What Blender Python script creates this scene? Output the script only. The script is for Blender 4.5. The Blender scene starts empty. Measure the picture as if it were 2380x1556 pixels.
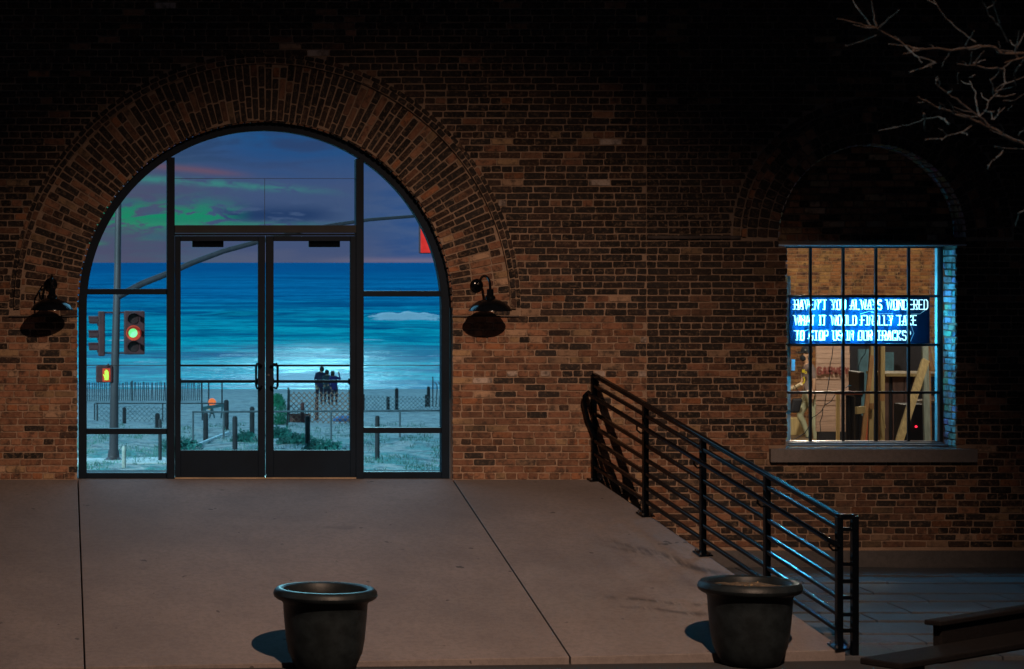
import bpy, math, random
from mathutils import Vector, noise as mnoise
R = math.radians
rnd = random.Random(7)
C = bpy.context.scene.collection
scene = bpy.context.scene

# ------------------------------------------------------------------ camera
FPX, CX, HY, CAMD, CAMZ = 5664.0, 110.0, 610.0, 24.0, 2.14
cam_d = bpy.data.cameras.new('camera')
cam = bpy.data.objects.new('camera', cam_d); C.objects.link(cam)
cam.location = (0, -CAMD, CAMZ); cam.rotation_euler = (R(90), 0, 0)
cam_d.sensor_width = 36; cam_d.lens = 36*FPX/2380
cam_d.shift_x = (1190-CX)/2380; cam_d.shift_y = -(778-HY)/2380
cam_d.clip_start = .1; cam_d.clip_end = 90000
cam_d.dof.use_dof = True; cam_d.dof.focus_distance = 24.0; cam_d.dof.aperture_fstop = 7.0
scene.camera = cam

def W(px, py, d):            # where a thing seen there and standing d metres off is in the world
    return Vector(((px-CX)/FPX*d, d-CAMD, CAMZ-(py-HY)/FPX*d))

# ------------------------------------------------------------------ node helper
class NT:
    def __init__(s, tree): s.t = tree; s.n = tree.nodes; s.l = tree.links
    def link(s, a, b):
        if isinstance(a, (int, float)): b.default_value = a
        elif isinstance(a, tuple): b.default_value = a if len(a) == len(b.default_value) else (*a, 1)
        else: s.l.new(a, b)
    def m(s, op, a, b=0., c=0., clamp=False):
        n = s.n.new('ShaderNodeMath'); n.operation = op; n.use_clamp = clamp
        for i, v in enumerate((a, b, c)): s.link(v, n.inputs[i])
        return n.outputs[0]
    def add(s, a, b): return s.m('ADD', a, b)
    def sub(s, a, b): return s.m('SUBTRACT', a, b)
    def mul(s, a, b, clamp=False): return s.m('MULTIPLY', a, b, clamp=clamp)
    def div(s, a, b): return s.m('DIVIDE', a, b)
    def sm(s, v, a, b):      # smoothstep from a to b
        n = s.n.new('ShaderNodeMapRange'); n.interpolation_type = 'SMOOTHSTEP'
        s.link(v, n.inputs[0]); n.inputs[1].default_value = a; n.inputs[2].default_value = b
        n.inputs[3].default_value = 0; n.inputs[4].default_value = 1
        if a > b:
            n.inputs[1].default_value = b; n.inputs[2].default_value = a
            n.inputs[3].default_value = 1; n.inputs[4].default_value = 0
        return n.outputs[0]
    def bell(s, v, c, w):
        return s.m('POWER', 2.718, s.mul(s.m('POWER', s.div(s.m('ABSOLUTE', s.sub(v, c)), w), 2.0), -1.0))
    def mix(s, f, a, b, mode='MIX'):
        n = s.n.new('ShaderNodeMix'); n.data_type = 'RGBA'; n.blend_type = mode
        s.link(f, n.inputs[0]); s.link(a, n.inputs[6]); s.link(b, n.inputs[7]); return n.outputs[2]
    def vec(s, x, y, z):
        n = s.n.new('ShaderNodeCombineXYZ')
        for i, v in enumerate((x, y, z)): s.link(v, n.inputs[i])
        return n.outputs[0]
    def noise(s, v, scale=1., detail=4., rough=.55, dist=0., col=False):
        n = s.n.new('ShaderNodeTexNoise'); s.l.new(v, n.inputs['Vector'])
        n.inputs['Scale'].default_value = scale; n.inputs['Detail'].default_value = detail
        n.inputs['Roughness'].default_value = rough; n.inputs['Distortion'].default_value = dist
        return n.outputs['Color' if col else 'Fac']
    def map(s, v, sc):
        n = s.n.new('ShaderNodeMapping'); s.l.new(v, n.inputs[0]); n.inputs['Scale'].default_value = sc; return n.outputs[0]
    def ramp(s, f, stops):
        n = s.n.new('ShaderNodeValToRGB'); s.l.new(f, n.inputs[0]); e = n.color_ramp.elements
        while len(e) < len(stops): e.new(.5)
        for x, (p, c) in zip(e, stops): x.position = p; x.color = (*c, 1)
        return n.outputs[0]

# ------------------------------------------------------------------ sky
world = bpy.data.worlds.new('World'); scene.world = world; world.use_nodes = True
N = NT(world.node_tree); N.n.clear()
tc = N.n.new('ShaderNodeTexCoord'); sp = N.n.new('ShaderNodeSeparateXYZ'); N.l.new(tc.outputs['Generated'], sp.inputs[0])
dx, dy, dz = sp.outputs
dys = N.m('MAXIMUM', dy, .02)
U = N.add(N.mul(N.div(dx, dys), FPX), CX)             # bearing
V = N.sub(HY, N.mul(N.div(dz, dys), FPX))             # height above the horizon
P = N.vec(N.mul(U, 1/220), N.mul(V, 1/42), 0.)
P2 = N.vec(N.mul(U, 1/70), N.mul(V, 1/20), 3.)
n1 = N.noise(P, 1.0, 5, .55, .4); n2 = N.noise(P2, 1.0, 5, .6, .8); n3 = N.noise(P, 2.3, 6, .6, .2)
Vd = N.add(V, N.mul(N.sub(n1, .5), 90))
f = N.m('DIVIDE', N.sub(Vd, 280), 330, clamp=True)
base = N.ramp(f, [(0, (.006, .095, .27)), (.22, (.024, .085, .235)), (.45, (.06, .095, .21)), (.68, (.058, .100, .21)), (.9, (.070, .096, .20)), (1, (.10, .115, .20))])
left = N.sm(U, 640, 300)
base = N.mix(N.mul(left, .6), base, N.mix(N.sm(n1, .4, .65), (.095, .085, .135), (.05, .12, .17)))
right = N.sm(U, 780, 980)
base = N.mix(N.mul(right, .65), base, N.mix(N.sm(n3, .35, .65), (.018, .085, .27), (.06, .12, .28)))
cl = N.mul(N.bell(V, 500, 20), N.mul(N.sm(U, 480, 560), N.sm(U, 830, 700)))
base = N.mix(N.mul(cl, N.sm(n3, .40, .52)), base, (.02, .05, .14))
cl2 = N.mul(N.bell(V, 330, 60), N.sm(n1, .45, .62))
base = N.mix(N.mul(cl2, .7), base, (.03, .055, .14))
st = N.bell(N.sub(V, N.mul(U, .07)), 392, 9)
base = N.mix(N.mul(N.mul(st, N.sm(U, 860, 520)), N.sm(n2, .33, .6)), base, (.05, .23, .22))
st = N.bell(N.sub(V, N.mul(U, .10)), 350, 8)
base = N.mix(N.mul(N.mul(st, N.sm(U, 620, 480)), .6), base, (.2, .09, .12))
gm = N.mul(N.mul(N.bell(N.add(V, N.mul(N.sub(n2, .5), 50)), 505, 30), N.sm(U, 600, 480)), N.sm(n2, .40, .52))
base = N.mix(N.mul(gm, .8), base, (.0, .30, .13))
gm2 = N.mul(N.mul(N.bell(V, 568, 14), N.sm(U, 420, 250)), N.sm(n1, .45, .6))
base = N.mix(gm2, base, (.05, .24, .13))
gm3 = N.mul(N.mul(N.bell(V, 522, 6), N.sm(U, 900, 500)), N.sm(n2, .35, .6))
base = N.mix(N.mul(gm3, .6), base, (.03, .3, .16))
hz = N.mul(N.bell(V, 606, 7), N.sm(U, 700, 930))
base = N.mix(N.mul(hz, .45), base, (.28, .19, .25))
el = N.m('ARCSINE', dz)
glow = N.sm(el, R(3.6), R(13))
hi = N.mix(glow, base, (.52, 1.45, 2.15))
hi = N.mix(N.sm(el, R(55), R(89)), hi, (.012, .10, .20))
hl = N.m('SQRT', N.add(N.mul(dx, dx), N.mul(dy, dy)))
az = N.sm(dy, .06, .36)
hi = N.mix(az, (.0055, .0078, .0145), hi)
hi = N.mix(N.sm(el, R(-.05), R(-.6)), hi, (.002, .006, .010))
bg = N.n.new('ShaderNodeBackground'); N.l.new(hi, bg.inputs[0]); bg.inputs[1].default_value = 1.0
wo = N.n.new('ShaderNodeOutputWorld'); N.l.new(bg.outputs[0], wo.inputs[0])

# ------------------------------------------------------------------ lights
def sun_dir(u_px, el_deg):
    a = math.atan((u_px-CX)/FPX); e = R(el_deg)
    return Vector((math.sin(a)*math.cos(e), math.cos(a)*math.cos(e), math.sin(e)))
sd = bpy.data.lights.new('low_sun', 'SUN'); sd.energy = .22; sd.angle = R(2.0); sd.color = (.35, .88, 1.0)
so = bpy.data.objects.new('low_sun', sd); C.objects.link(so)
so.rotation_euler = sun_dir(735, 8.5).to_track_quat('Z', 'Y').to_euler()
# the street lamp that stands behind the camera's side of the square, out of the picture
LP = Vector((4.4, -16.0, 9.5))
ld = bpy.data.lights.new('street_lamp_beam', 'SPOT'); ld.energy = 10800; ld.color = (1.0, .66, .46)
ld.spot_size = R(46.5); ld.spot_blend = 1.0; ld.shadow_soft_size = .07
lo = bpy.data.objects.new('street_lamp_beam', ld); C.objects.link(lo); lo.location = LP
lo.rotation_euler = (LP - Vector((3.3, -3.45, -1.2))).to_track_quat('Z', 'Y').to_euler()
ld2 = bpy.data.lights.new('street_lamp_downlight', 'SPOT'); ld2.energy = 300; ld2.spot_size = R(104); ld2.spot_blend = .7; ld2.color = (1.0, .62, .4); ld2.shadow_soft_size = .15
lo2 = bpy.data.objects.new('street_lamp_spill', ld2); C.objects.link(lo2); lo2.location = LP + Vector((0, 0, .05))

# added lamp, unseen left of the arch, that brightens the near beach
fl = bpy.data.lights.new('beach_fill', 'SPOT'); fl.energy = 48000; fl.color = (.55, .94, 1.0)
fl.spot_size = R(70); fl.spot_blend = .8; fl.shadow_soft_size = .3
fo_ = bpy.data.objects.new('beach_fill', fl); C.objects.link(fo_); fo_.location = (-16, 12, 12)
fo_.rotation_euler = (Vector((-16, 12, 12)) - Vector((9, 58, -4))).to_track_quat('Z', 'Y').to_euler()
scene.view_settings.view_transform = 'Standard'; scene.view_settings.look = 'None'
scene.view_settings.exposure = 0; scene.view_settings.gamma = 1
scene.render.engine = 'CYCLES'
scene.cycles.max_bounces = 7; scene.cycles.transparent_max_bounces = 12
scene.cycles.sample_clamp_indirect = 3
scene.cycles.use_denoising = True

# ------------------------------------------------------------------ materials
MATS = {}
def pbr(name, col, rough=.7, metal=0., var=.25, scale=6., bump=0., bscale=30., emit=None, es=0., coat=0., stretch=(1, 1, 1), dark=None, spec=.5):
    if name in MATS: return MATS[name]
    m = bpy.data.materials.new(name); m.use_nodes = True; N = NT(m.node_tree)
    b = m.node_tree.nodes['Principled BSDF']
    tc = N.n.new('ShaderNodeTexCoord'); p = N.map(tc.outputs['Object'], stretch)
    lo_ = dark or tuple(c*(1-var) for c in col); hi_ = tuple(min(1, c*(1+var)) for c in col)
    n = N.noise(p, scale, 5, .6)
    N.l.new(N.mix(N.sm(n, .3, .7), lo_, hi_), b.inputs['Base Color'])
    b.inputs['Roughness'].default_value = rough; b.inputs['Metallic'].default_value = metal
    b.inputs['Specular IOR Level'].default_value = spec
    b.inputs['Coat Weight'].default_value = coat
    if bump:
        bn = N.n.new('ShaderNodeBump'); bn.inputs['Strength'].default_value = bump; bn.inputs['Distance'].default_value = .01
        N.l.new(N.noise(p, bscale, 5, .65), bn.inputs['Height']); N.l.new(bn.outputs[0], b.inputs['Normal'])
    if emit:
        b.inputs['Emission Color'].default_value = (*emit, 1); b.inputs['Emission Strength'].default_value = es
    MATS[name] = m; return m

def brick_material(name, from_object):
    m = bpy.data.materials.new(name); m.use_nodes = True; N = NT(m.node_tree)
    b = m.node_tree.nodes['Principled BSDF']
    if from_object:
        oi = N.n.new('ShaderNodeObjectInfo'); col = oi.outputs['Color']
    else:
        at = N.n.new('ShaderNodeAttribute'); at.attribute_name = 'tint'; col = at.outputs['Color']
    g = N.n.new('ShaderNodeNewGeometry'); p = g.outputs['Position']
    n1 = N.noise(p, 9, 5, .65); n2 = N.noise(p, 60, 4, .7)
    col = N.mix(N.mul(N.sm(n1, .46, .66), .8), col, (.024, .019, .018))
    n3 = N.noise(p, 26, 5, .7); col = N.mix(N.mul(N.sm(n3, .40, .66), .55), col, N.mix(.45, col, (.012, .009, .009)))
    col = N.mix(N.mul(N.sm(n3, .5, .36), .4), col, (.25, .16, .10))
    col = N.mix(N.mul(N.sm(n2, .55, .8), .45), col, (.23, .15, .10))
    col = N.mix(N.mul(N.sm(n2, .45, .25), .5), col, (.012, .01, .01))
    nb = N.noise(p, .7, 5, .6, .6); nv = N.noise(N.map(p, (2.2, 1, .35)), 1.0, 5, .6); col = N.mix(N.mul(N.sm(nb, .48, .66), .45), col, (.03, .023, .02)); col = N.mix(N.mul(N.sm(nv, .54, .7), .35), col, (.03, .024, .022))
    N.l.new(col, b.inputs['Base Color']); b.inputs['Roughness'].default_value = .88
    b.inputs['Specular IOR Level'].default_value = .3
    bn = N.n.new('ShaderNodeBump'); bn.inputs['Strength'].default_value = .8; bn.inputs['Distance'].default_value = .006
    N.l.new(N.add(n2, N.mul(N.noise(p, 150, 3, .7), .5)), bn.inputs['Height']); N.l.new(bn.outputs[0], b.inputs['Normal'])
    return m
M_BRICK = brick_material('old_brick', False); M_BRICK_O = brick_material('old_brick_single', True)

def mortar_material():
    m = bpy.data.materials.new('mortar'); m.use_nodes = True; N = NT(m.node_tree)
    b = m.node_tree.nodes['Principled BSDF']; g = N.n.new('ShaderNodeNewGeometry'); p = g.outputs['Position']
    sx = N.n.new('ShaderNodeSeparateXYZ'); N.l.new(p, sx.inputs[0])
    n1 = N.noise(p, 3, 5, .6); n2 = N.noise(p, 80, 4, .7)
    c = N.mix(N.sm(n1, .35, .65), (.235, .158, .108), (.31, .21, .148))
    annex_shade = N.mul(N.sm(sx.outputs[0], 5.88, 5.92), N.sm(sx.outputs[2], 2.2, 2.6))   # shadow put into the annex mortar colour above its string course
    c = N.mix(N.mul(annex_shade, .55), c, (.06, .05, .048))
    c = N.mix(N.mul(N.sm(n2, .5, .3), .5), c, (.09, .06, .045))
    N.l.new(c, b.inputs['Base Color']); b.inputs['Roughness'].default_value = .95
    bn = N.n.new('ShaderNodeBump'); bn.inputs['Strength'].default_value = .7; bn.inputs['Distance'].default_value = .01
    N.l.new(N.add(n2, N.noise(p, 18, 4, .6)), bn.inputs['Height']); N.l.new(bn.outputs[0], b.inputs['Normal'])
    return m
M_MORTAR = mortar_material()

def concrete_material(name, a, bcol, rough=.85, marks=True):
    m = bpy.data.materials.new(name); m.use_nodes = True; N = NT(m.node_tree)
    b = m.node_tree.nodes['Principled BSDF']; g = N.n.new('ShaderNodeNewGeometry'); p = g.outputs['Position']
    n1 = N.noise(p, .9, 6, .6); n2 = N.noise(p, 120, 3, .7); n3 = N.noise(N.map(p, (1.2, 4, 1)), 1.3, 6, .7)
    c = N.mix(N.sm(n1, .3, .7), a, bcol)
    c = N.mix(N.mul(N.sm(n2, .52, .75), .35), c, tuple(x*1.5 for x in bcol))
    c = N.mix(N.mul(N.sm(n2, .45, .25), .35), c, tuple(x*.5 for x in a))
    c = N.mix(N.mul(N.sm(n3, .58, .75), .35), c, tuple(x*.45 for x in a))
    n4 = N.noise(p, 22, 5, .7); c = N.mix(N.mul(N.sm(n4, .42, .62), .30), c, tuple(x*.55 for x in a)); n5 = N.noise(p, .35, 4, .6, .5); c = N.mix(N.mul(N.sm(n5, .45, .65), .35), c, tuple(x*.62 for x in a))
    if marks:
        sx = N.n.new('ShaderNodeSeparateXYZ'); N.l.new(p, sx.inputs[0]); X, Y, _ = sx.outputs
        wob = N.mul(N.sub(N.noise(p, 1.1, 3, .5), .5), .5)
        streaks = N.noise(N.map(p, (9, 1.5, 1)), 2.0, 3, .6)
        for (x0, y0, k, w, x1, x2) in ((5.0, -1.9, -1.35, .10, 5.0, 6.1), (5.1, -2.25, -1.0, .06, 5.0, 5.9), (4.9, -3.6, -.32, .05, 4.6, 5.9), (4.9, -3.85, -.30, .04, 4.7, 5.8)):
            d = N.sub(N.add(Y, wob), N.add(N.mul(N.sub(X, x0), k), y0))
            mk = N.mul(N.bell(d, 0., w), N.mul(N.sm(X, x1-.2, x1+.3), N.sm(X, x2+.2, x2-.3)))
            c = N.mix(N.mul(N.mul(mk, N.sm(streaks, .35, .6)), .8), c, tuple(x*.3 for x in a))
        sc_ = N.sm(N.noise(p, 6.5, 2, .5), .735, .75)
        c = N.mix(N.mul(sc_, .8), c, (.02, .018, .016))
    N.l.new(c, b.inputs['Base Color']); b.inputs['Roughness'].default_value = rough
    bn = N.n.new('ShaderNodeBump'); bn.inputs['Strength'].default_value = .35; bn.inputs['Distance'].default_value = .004
    N.l.new(N.add(n2, n1), bn.inputs['Height']); N.l.new(bn.outputs[0], b.inputs['Normal'])
    return m
M_RAMP = concrete_material('brushed_concrete', (.108, .091, .089), (.150, .127, .122))
M_PAVE = concrete_material('dark_paver', (.028, .033, .040), (.055, .062, .072), .8, False)
M_ASPH = concrete_material('asphalt', (.009, .010, .013), (.016, .017, .020), .9, False)
M_SILLST = concrete_material('grey_stone', (.13, .115, .11), (.18, .155, .15), .85, False)

M_FRAME = pbr('dark_bronze_aluminium', (.003, .009, .019), .5, .0, .2, 3, spec=.12)
M_FRAME2 = pbr('header_aluminium', (.022, .024, .026), .6, 0, .2, 3, spec=.2)
M_RAIL = pbr('black_gloss_paint', (.0012, .0018, .003), .17, 0, .2, 20, spec=.2)
M_LAMP = pbr('black_enamel', (.003, .0035, .0045), .14, 0, .2, 20, spec=.35)
M_STEEL = pbr('black_steel_muntin', (.02, .024, .028), .35, .4, .2, 20)
M_BRASS = pbr('worn_threshold_metal', (.42, .32, .22), .4, .7)
M_POT = pbr('glazed_pot', (.008, .011, .013), .45, 0, .35, 9, .15, 50, spec=.18)
M_SOIL = pbr('dry_soil', (.07, .05, .03), .95, 0, .5, 30, 1, 60)
M_BENCH = pbr('dark_bench_wood', (.006, .005, .005), .85, 0, .4, 8, .3, 60, spec=.1, stretch=(1, 8, 8))
M_SEAM = pbr('black_seam', (.01, .015, .02), .5)

def glass_material(name, tint, refl=1.0):
    m = bpy.data.materials.new(name); m.use_nodes = True; t = m.node_tree; t.nodes.clear()
    o = t.nodes.new('ShaderNodeOutputMaterial'); mx = t.nodes.new('ShaderNodeMixShader')
    tr = t.nodes.new('ShaderNodeBsdfTransparent'); tr.inputs[0].default_value = (*tint, 1)
    gl = t.nodes.new('ShaderNodeBsdfGlossy'); gl.inputs['Roughness'].default_value = .03
    lw = t.nodes.new('ShaderNodeLayerWeight'); lw.inputs[0].default_value = .5
    pw = t.nodes.new('ShaderNodeMath'); pw.operation = 'POWER'; pw.inputs[1].default_value = 5; t.links.new(lw.outputs['Facing'], pw.inputs[0])
    fr = t.nodes.new('ShaderNodeMath'); fr.operation = 'MULTIPLY_ADD'; fr.inputs[1].default_value = .6; fr.inputs[2].default_value = .03; t.links.new(pw.outputs[0], fr.inputs[0])
    t.links.new(fr.outputs[0], mx.inputs[0]); t.links.new(tr.outputs[0], mx.inputs[1]); t.links.new(gl.outputs[0], mx.inputs[2])
    t.links.new(mx.outputs[0], o.inputs[0]); return m
M_GLASS = glass_material('clear_glass', (.92, .95, .96))

# ------------------------------------------------------------------ mesh helpers
class MB:
    def __init__(s): s.v = []; s.f = []; s.c = []; s.mi = []; s.cur = 0
    def quadring(s, a, b, n):
        for i in range(n): s.face((a+i, a+(i+1) % n, b+(i+1) % n, b+i))
    def face(s, f): s.f.append(f); s.mi.append(s.cur)
    def box(s, x0, x1, y0, y1, z0, z1):
        return s.obox(Vector(((x0+x1)/2, (y0+y1)/2, (z0+z1)/2)), Vector((1, 0, 0)), Vector((0, 1, 0)), Vector((0, 0, 1)), abs(x1-x0), abs(y1-y0), abs(z1-z0))
    def obox(s, c, u, v, w, a, b, d):
        k = len(s.v)
        for sx in (-.5, .5):
            for sy in (-.5, .5):
                for sz in (-.5, .5): s.v.append(c+u*(sx*a)+v*(sy*b)+w*(sz*d))
        flip = u.cross(v).dot(w) < 0
        for q in ((0, 1, 3, 2), (4, 6, 7, 5), (0, 4, 5, 1), (2, 3, 7, 6), (0, 2, 6, 4), (1, 5, 7, 3)):
            s.face(tuple(k+i for i in (q[::-1] if flip else q)))
        return s
    def beam(s, p, q, a, b, up=Vector((0, 0, 1))):     # rectangular bar from p to q
        p = Vector(p); q = Vector(q); w = (q-p).normalized(); u = w.cross(up)
        if u.length < 1e-4: u = w.cross(Vector((0, 1, 0)))
        u.normalize(); v = u.cross(w).normalized()
        return s.obox((p+q)/2, u, v, w, a, b, (q-p).length)
    def tube(s, pts, r, n=8, close=False):
        pts = [Vector(p) for p in pts]; k0 = len(s.v); rr = r if isinstance(r, (list, tuple)) else [r]*len(pts)
        ref = None
        for i, p in enumerate(pts):
            t = (pts[min(i+1, len(pts)-1)]-pts[max(i-1, 0)])
            if t.length < 1e-9: t = Vector((0, 0, 1))
            t.normalize()
            if ref is None: ref = Vector((0, 0, 1)) if abs(t.z) < .9 else Vector((0, 1, 0))
            u = t.cross(ref).normalized(); v = u.cross(t).normalized(); ref = v
            for j in range(n):
                a = 2*math.pi*j/n; s.v.append(p+u*(math.cos(a)*rr[i])+v*(math.sin(a)*rr[i]))
        for i in range(len(pts)-1):
            for j in range(n):
                a = k0+i*n+j; b = k0+i*n+(j+1) % n; s.face((a, a+n, b+n, b))
        s.face(tuple(k0+j for j in range(n))); k = k0+(len(pts)-1)*n; s.face(tuple(k+j for j in reversed(range(n))))
        return s
    def lathe(s, prof, c=(0, 0, 0), n=40, M=None):
        c = Vector(c); k0 = len(s.v)
        for (r, z) in prof:
            for j in range(n):
                a = 2*math.pi*j/n; p = Vector((r*math.cos(a), r*math.sin(a), z))
                s.v.append(c+(M @ p if M else p))
        for i in range(len(prof)-1):
            for j in range(n):
                a = k0+i*n+j; b = k0+i*n+(j+1) % n; s.face((a, b, b+n, a+n))
        s.face(tuple(k0+j for j in reversed(range(n)))); k = k0+(len(prof)-1)*n; s.face(tuple(k+j for j in range(n)))
        return s
    def prism(s, poly, y0, y1):      # polygon in XZ pushed along Y
        k = len(s.v); n = len(poly)
        for (x, z) in poly: s.v.append(Vector((x, y0, z)))
        for (x, z) in poly: s.v.append(Vector((x, y1, z)))
        s.face(tuple(range(k, k+n))); s.face(tuple(reversed(range(k+n, k+2*n))))
        for i in range(n): s.face((k+(i+1) % n, k+i, k+n+i, k+n+(i+1) % n))
        return s
    def mesh(s, name):
        me = bpy.data.meshes.new(name); me.from_pydata([tuple(v) for v in s.v], [], s.f); me.update(); return me
def link(name, me, mat=None, parent=None, smooth=False, loc=None):
    o = bpy.data.objects.new(name, me); C.objects.link(o)
    if mat is not None:
        for m in (mat if isinstance(mat, (list, tuple)) else [mat]): me.materials.append(m)
    if parent: o.parent = parent
    if loc is not None: o.location = loc
    if smooth:
        me.shade_smooth() if hasattr(me, 'shade_smooth') else None
        try: me.set_sharp_from_angle(angle=R(35))
        except Exception: pass
    return o
def build(mb, name, mat, parent=None, smooth=False, bevel=0, fixn=True):
    me = mb.mesh(name)
    if len(set(mb.mi)) > 1:
        for p, i in zip(me.polygons, mb.mi): p.material_index = i
    o = link(name, me, mat, parent, smooth)
    if bevel:
        b = o.modifiers.new('bevel', 'BEVEL'); b.width = bevel; b.segments = 2; b.limit_method = 'ANGLE'
    return o
def thing(name, label, cat, group=None, loc=(0, 0, 0)):
    o = bpy.data.objects.new(name, None); C.objects.link(o); o.location = loc; o.empty_display_size = .1
    return tag(o, label, cat, group)
def tag(o, label, cat, group=None, kind=None):
    o['label'] = label; o['category'] = cat
    if group: o['group'] = group
    if kind: o['kind'] = kind
    return o
def struct(o, label=None):
    o['kind'] = 'structure'
    if label: o['label'] = label
    return o
def part(o, label): o['label'] = label; return o

# ------------------------------------------------------------------ bricks
class BrickSet:
    """Bricks in world space; some become objects, the rest one mesh."""
    def __init__(s): s.b = []
    def add(s, o, u, w, nrm, L, H, D, col, single_ok=True):
        s.b.append((Vector(o), Vector(u), Vector(w), Vector(nrm), L, H, D, col, single_ok))
def brick_shape(rg, L, H, D, cut=.008):
    """centred brick: x along length, z along height, front towards -y, ragged rounded front"""
    c = min(cut, L*.2, H*.25); hx, hz = L/2, H/2
    out = [(-hx+c, -hz), (hx-c, -hz), (hx, -hz+c), (hx, hz-c), (hx-c, hz), (-hx+c, hz), (-hx, hz-c), (-hx, -hz+c)]
    out = [(x+rg.uniform(-.0035, .0035), z+rg.uniform(-.003, .003)) for x, z in out]
    v = []
    f0 = rg.uniform(-.0065, -.002); tx = rg.uniform(-.010, .010); tz = rg.uniform(-.04, .04)
    for x, z in out: v.append((x*.97, f0+x*tx+z*tz, z*.90))
    for x, z in out: v.append((x, f0+.0045+x*tx+z*tz, z))
    for x, z in out: v.append((x, D, z))
    f = [tuple(range(8))]
    for a, b in ((0, 8), (8, 16)):
        for i in range(8): f.append((a+(i+1) % 8, a+i, b+i, b+(i+1) % 8))
    return v, f
VARIANTS = {}
def variant(Lc, Hc, k, D):
    key = (round(Lc, 3), round(Hc, 3), k, D)
    if key not in VARIANTS:
        rg = random.Random(hash(key) & 0xffff); v, f = brick_shape(rg, Lc, Hc, D)
        me = bpy.data.meshes.new('brick'); me.from_pydata(v, [], f); me.materials.append(M_BRICK_O); me.update()
        VARIANTS[key] = me
    return VARIANTS[key]
def place_bricks(bs, parent, centre, n_single=300, stuff_name='brick_courses', stuff_label=None):
    rg = random.Random(5)
    idx = sorted((i for i, b in enumerate(bs.b) if b[8]), key=lambda i: (bs.b[i][0]-centre).length)[:n_single]
    idx = set(idx); V = []; F = []; T = []
    for i, (o, u, w, nrm, L, H, D, col, ok) in enumerate(bs.b):
        if i in idx:
            Lq = round(L/.01)*.01; me = variant(Lq, round(H, 3), rg.randrange(4), D)
            ob = bpy.data.objects.new('brick', me); C.objects.link(ob); ob.parent = parent
            from mathutils import Matrix
            M = Matrix((u, -nrm, w)).transposed().to_4x4(); M.translation = o
            M = M @ Matrix.Diagonal((L/Lq, 1, 1, 1)); ob.matrix_local = M
            ob.color = (*col, 1)
        else:
            v, f = brick_shape(rg, L, H, D); k = len(V)
            for x, y, z in v:
                V.append(tuple(o+u*x-nrm*y+w*z)); T.append(col)
            flip = u.cross(-nrm).dot(w) < 0
            F += [tuple(k+j for j in (q[::-1] if flip else q)) for q in f]
    me = bpy.data.meshes.new(stuff_name); me.from_pydata(V, [], F)
    a = me.color_attributes.new('tint', 'FLOAT_COLOR', 'POINT'); flat = []
    for c in T: flat += [c[0], c[1], c[2], 1]
    a.data.foreach_set('color', flat); me.update()
    o = link(stuff_name, me, M_BRICK, parent); o['kind'] = 'stuff'
    if stuff_label: o['label'] = stuff_label
    return o

def brick_colour(x, z, pdark, k=1.0, rg=rnd):
    c = mnoise.noise(Vector((x*.9, z*1.3, 3.1)))*.35+mnoise.noise(Vector((x*3, z*4, 7.7)))*.15
    r = rg.random()
    if r < pdark+c:
        g = rg.uniform(.006, .026); col = (g*1.2, g*.95, g*.88)
        if rg.random() < .3: col = (g*2.3, g*1.2, g*.85)
    else:
        q = rg.random()
        if q < .42: col = (.25, .112, .064)
        elif q < .72: col = (.29, .14, .080)
        elif q < .82: col = (.30, .12, .055)
        elif q < .92: col = (.32, .20, .11)
        else: col = (.40, .25, .16)
        s = rg.uniform(.6, 1.2); col = tuple(v*s for v in col)
    return tuple(v*k for v in col)

COURSE = .0672; HB = .0565
def lay_courses(bs, z0, z1, free, pd, y=0., header_every=5, k=lambda x, z: 1., nrm=Vector((0, -1, 0)), offset=0, L0=.202, phase=0., single=True, white=None):
    """free(z_mid) -> list of (x0,x1)"""
    i = math.ceil(z0/COURSE)
    while (i+1)*COURSE <= z1+.001:
        za = i*COURSE; zm = za+COURSE/2
        header = (i % header_every) == offset; L = .098 if header else L0; gap = .0098
        for (a, b) in free(zm):
            x = a - (0 if header else (L0*.5 if i % 2 else 0)) + rnd.uniform(-.02, .02)
            if phase: x -= rnd.uniform(0, phase)
            while x < b-.02:
                l = L*rnd.uniform(.93, 1.05); xa, xb = max(x, a), min(x+l, b)
                x += l+gap*rnd.uniform(.8, 1.3)
                if xb-xa < .035: continue
                xm = (xa+xb)/2
                col = brick_colour(xm, zm, pd(xm, zm), k(xm, zm))
                if white and rnd.random() < white(xm, zm): col = (.5, .40, .34)
                bs.add((xm, y+rnd.uniform(-.002, .002), zm+rnd.uniform(-.0015, .0015)), (1, 0, 0), (0, 0, 1), nrm, xb-xa, HB*rnd.uniform(.94, 1.04), .03, col, single and xb-xa > .09)
        i += 1

AX, AZ, AR = 2.144, 1.686, 1.839            # big arch
WX, WZ, WR = 8.127, 2.381, .919             # window arch
WL, WRR, WB, WT = 7.288, 8.949, .318, 2.300 # window opening
JX = 5.903                                   # joint between the two buildings
X0, X1 = -2.2, 12.5
WTHK = .42

left_b = thing('brick_building', 'dark old brick building with the tall glazed arch entrance, left of the vertical joint', 'building')
right_b = thing('brick_annex', 'darker brick building right of the vertical joint, with the small arched window', 'building')

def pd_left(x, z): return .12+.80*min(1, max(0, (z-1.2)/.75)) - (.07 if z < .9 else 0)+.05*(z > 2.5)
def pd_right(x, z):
    return (.9 if z > 2.37 else .62+.2*min(1, max(0, (z-.6)/.8)))-(.2 if z < .4 else 0)  # shade right of the joint put into the share of dark bricks
def white_left(x, z): return .09 if .9 < z < 1.05 else (.05 if 1.3 < z < 1.5 and x > 4 else .004)

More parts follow.
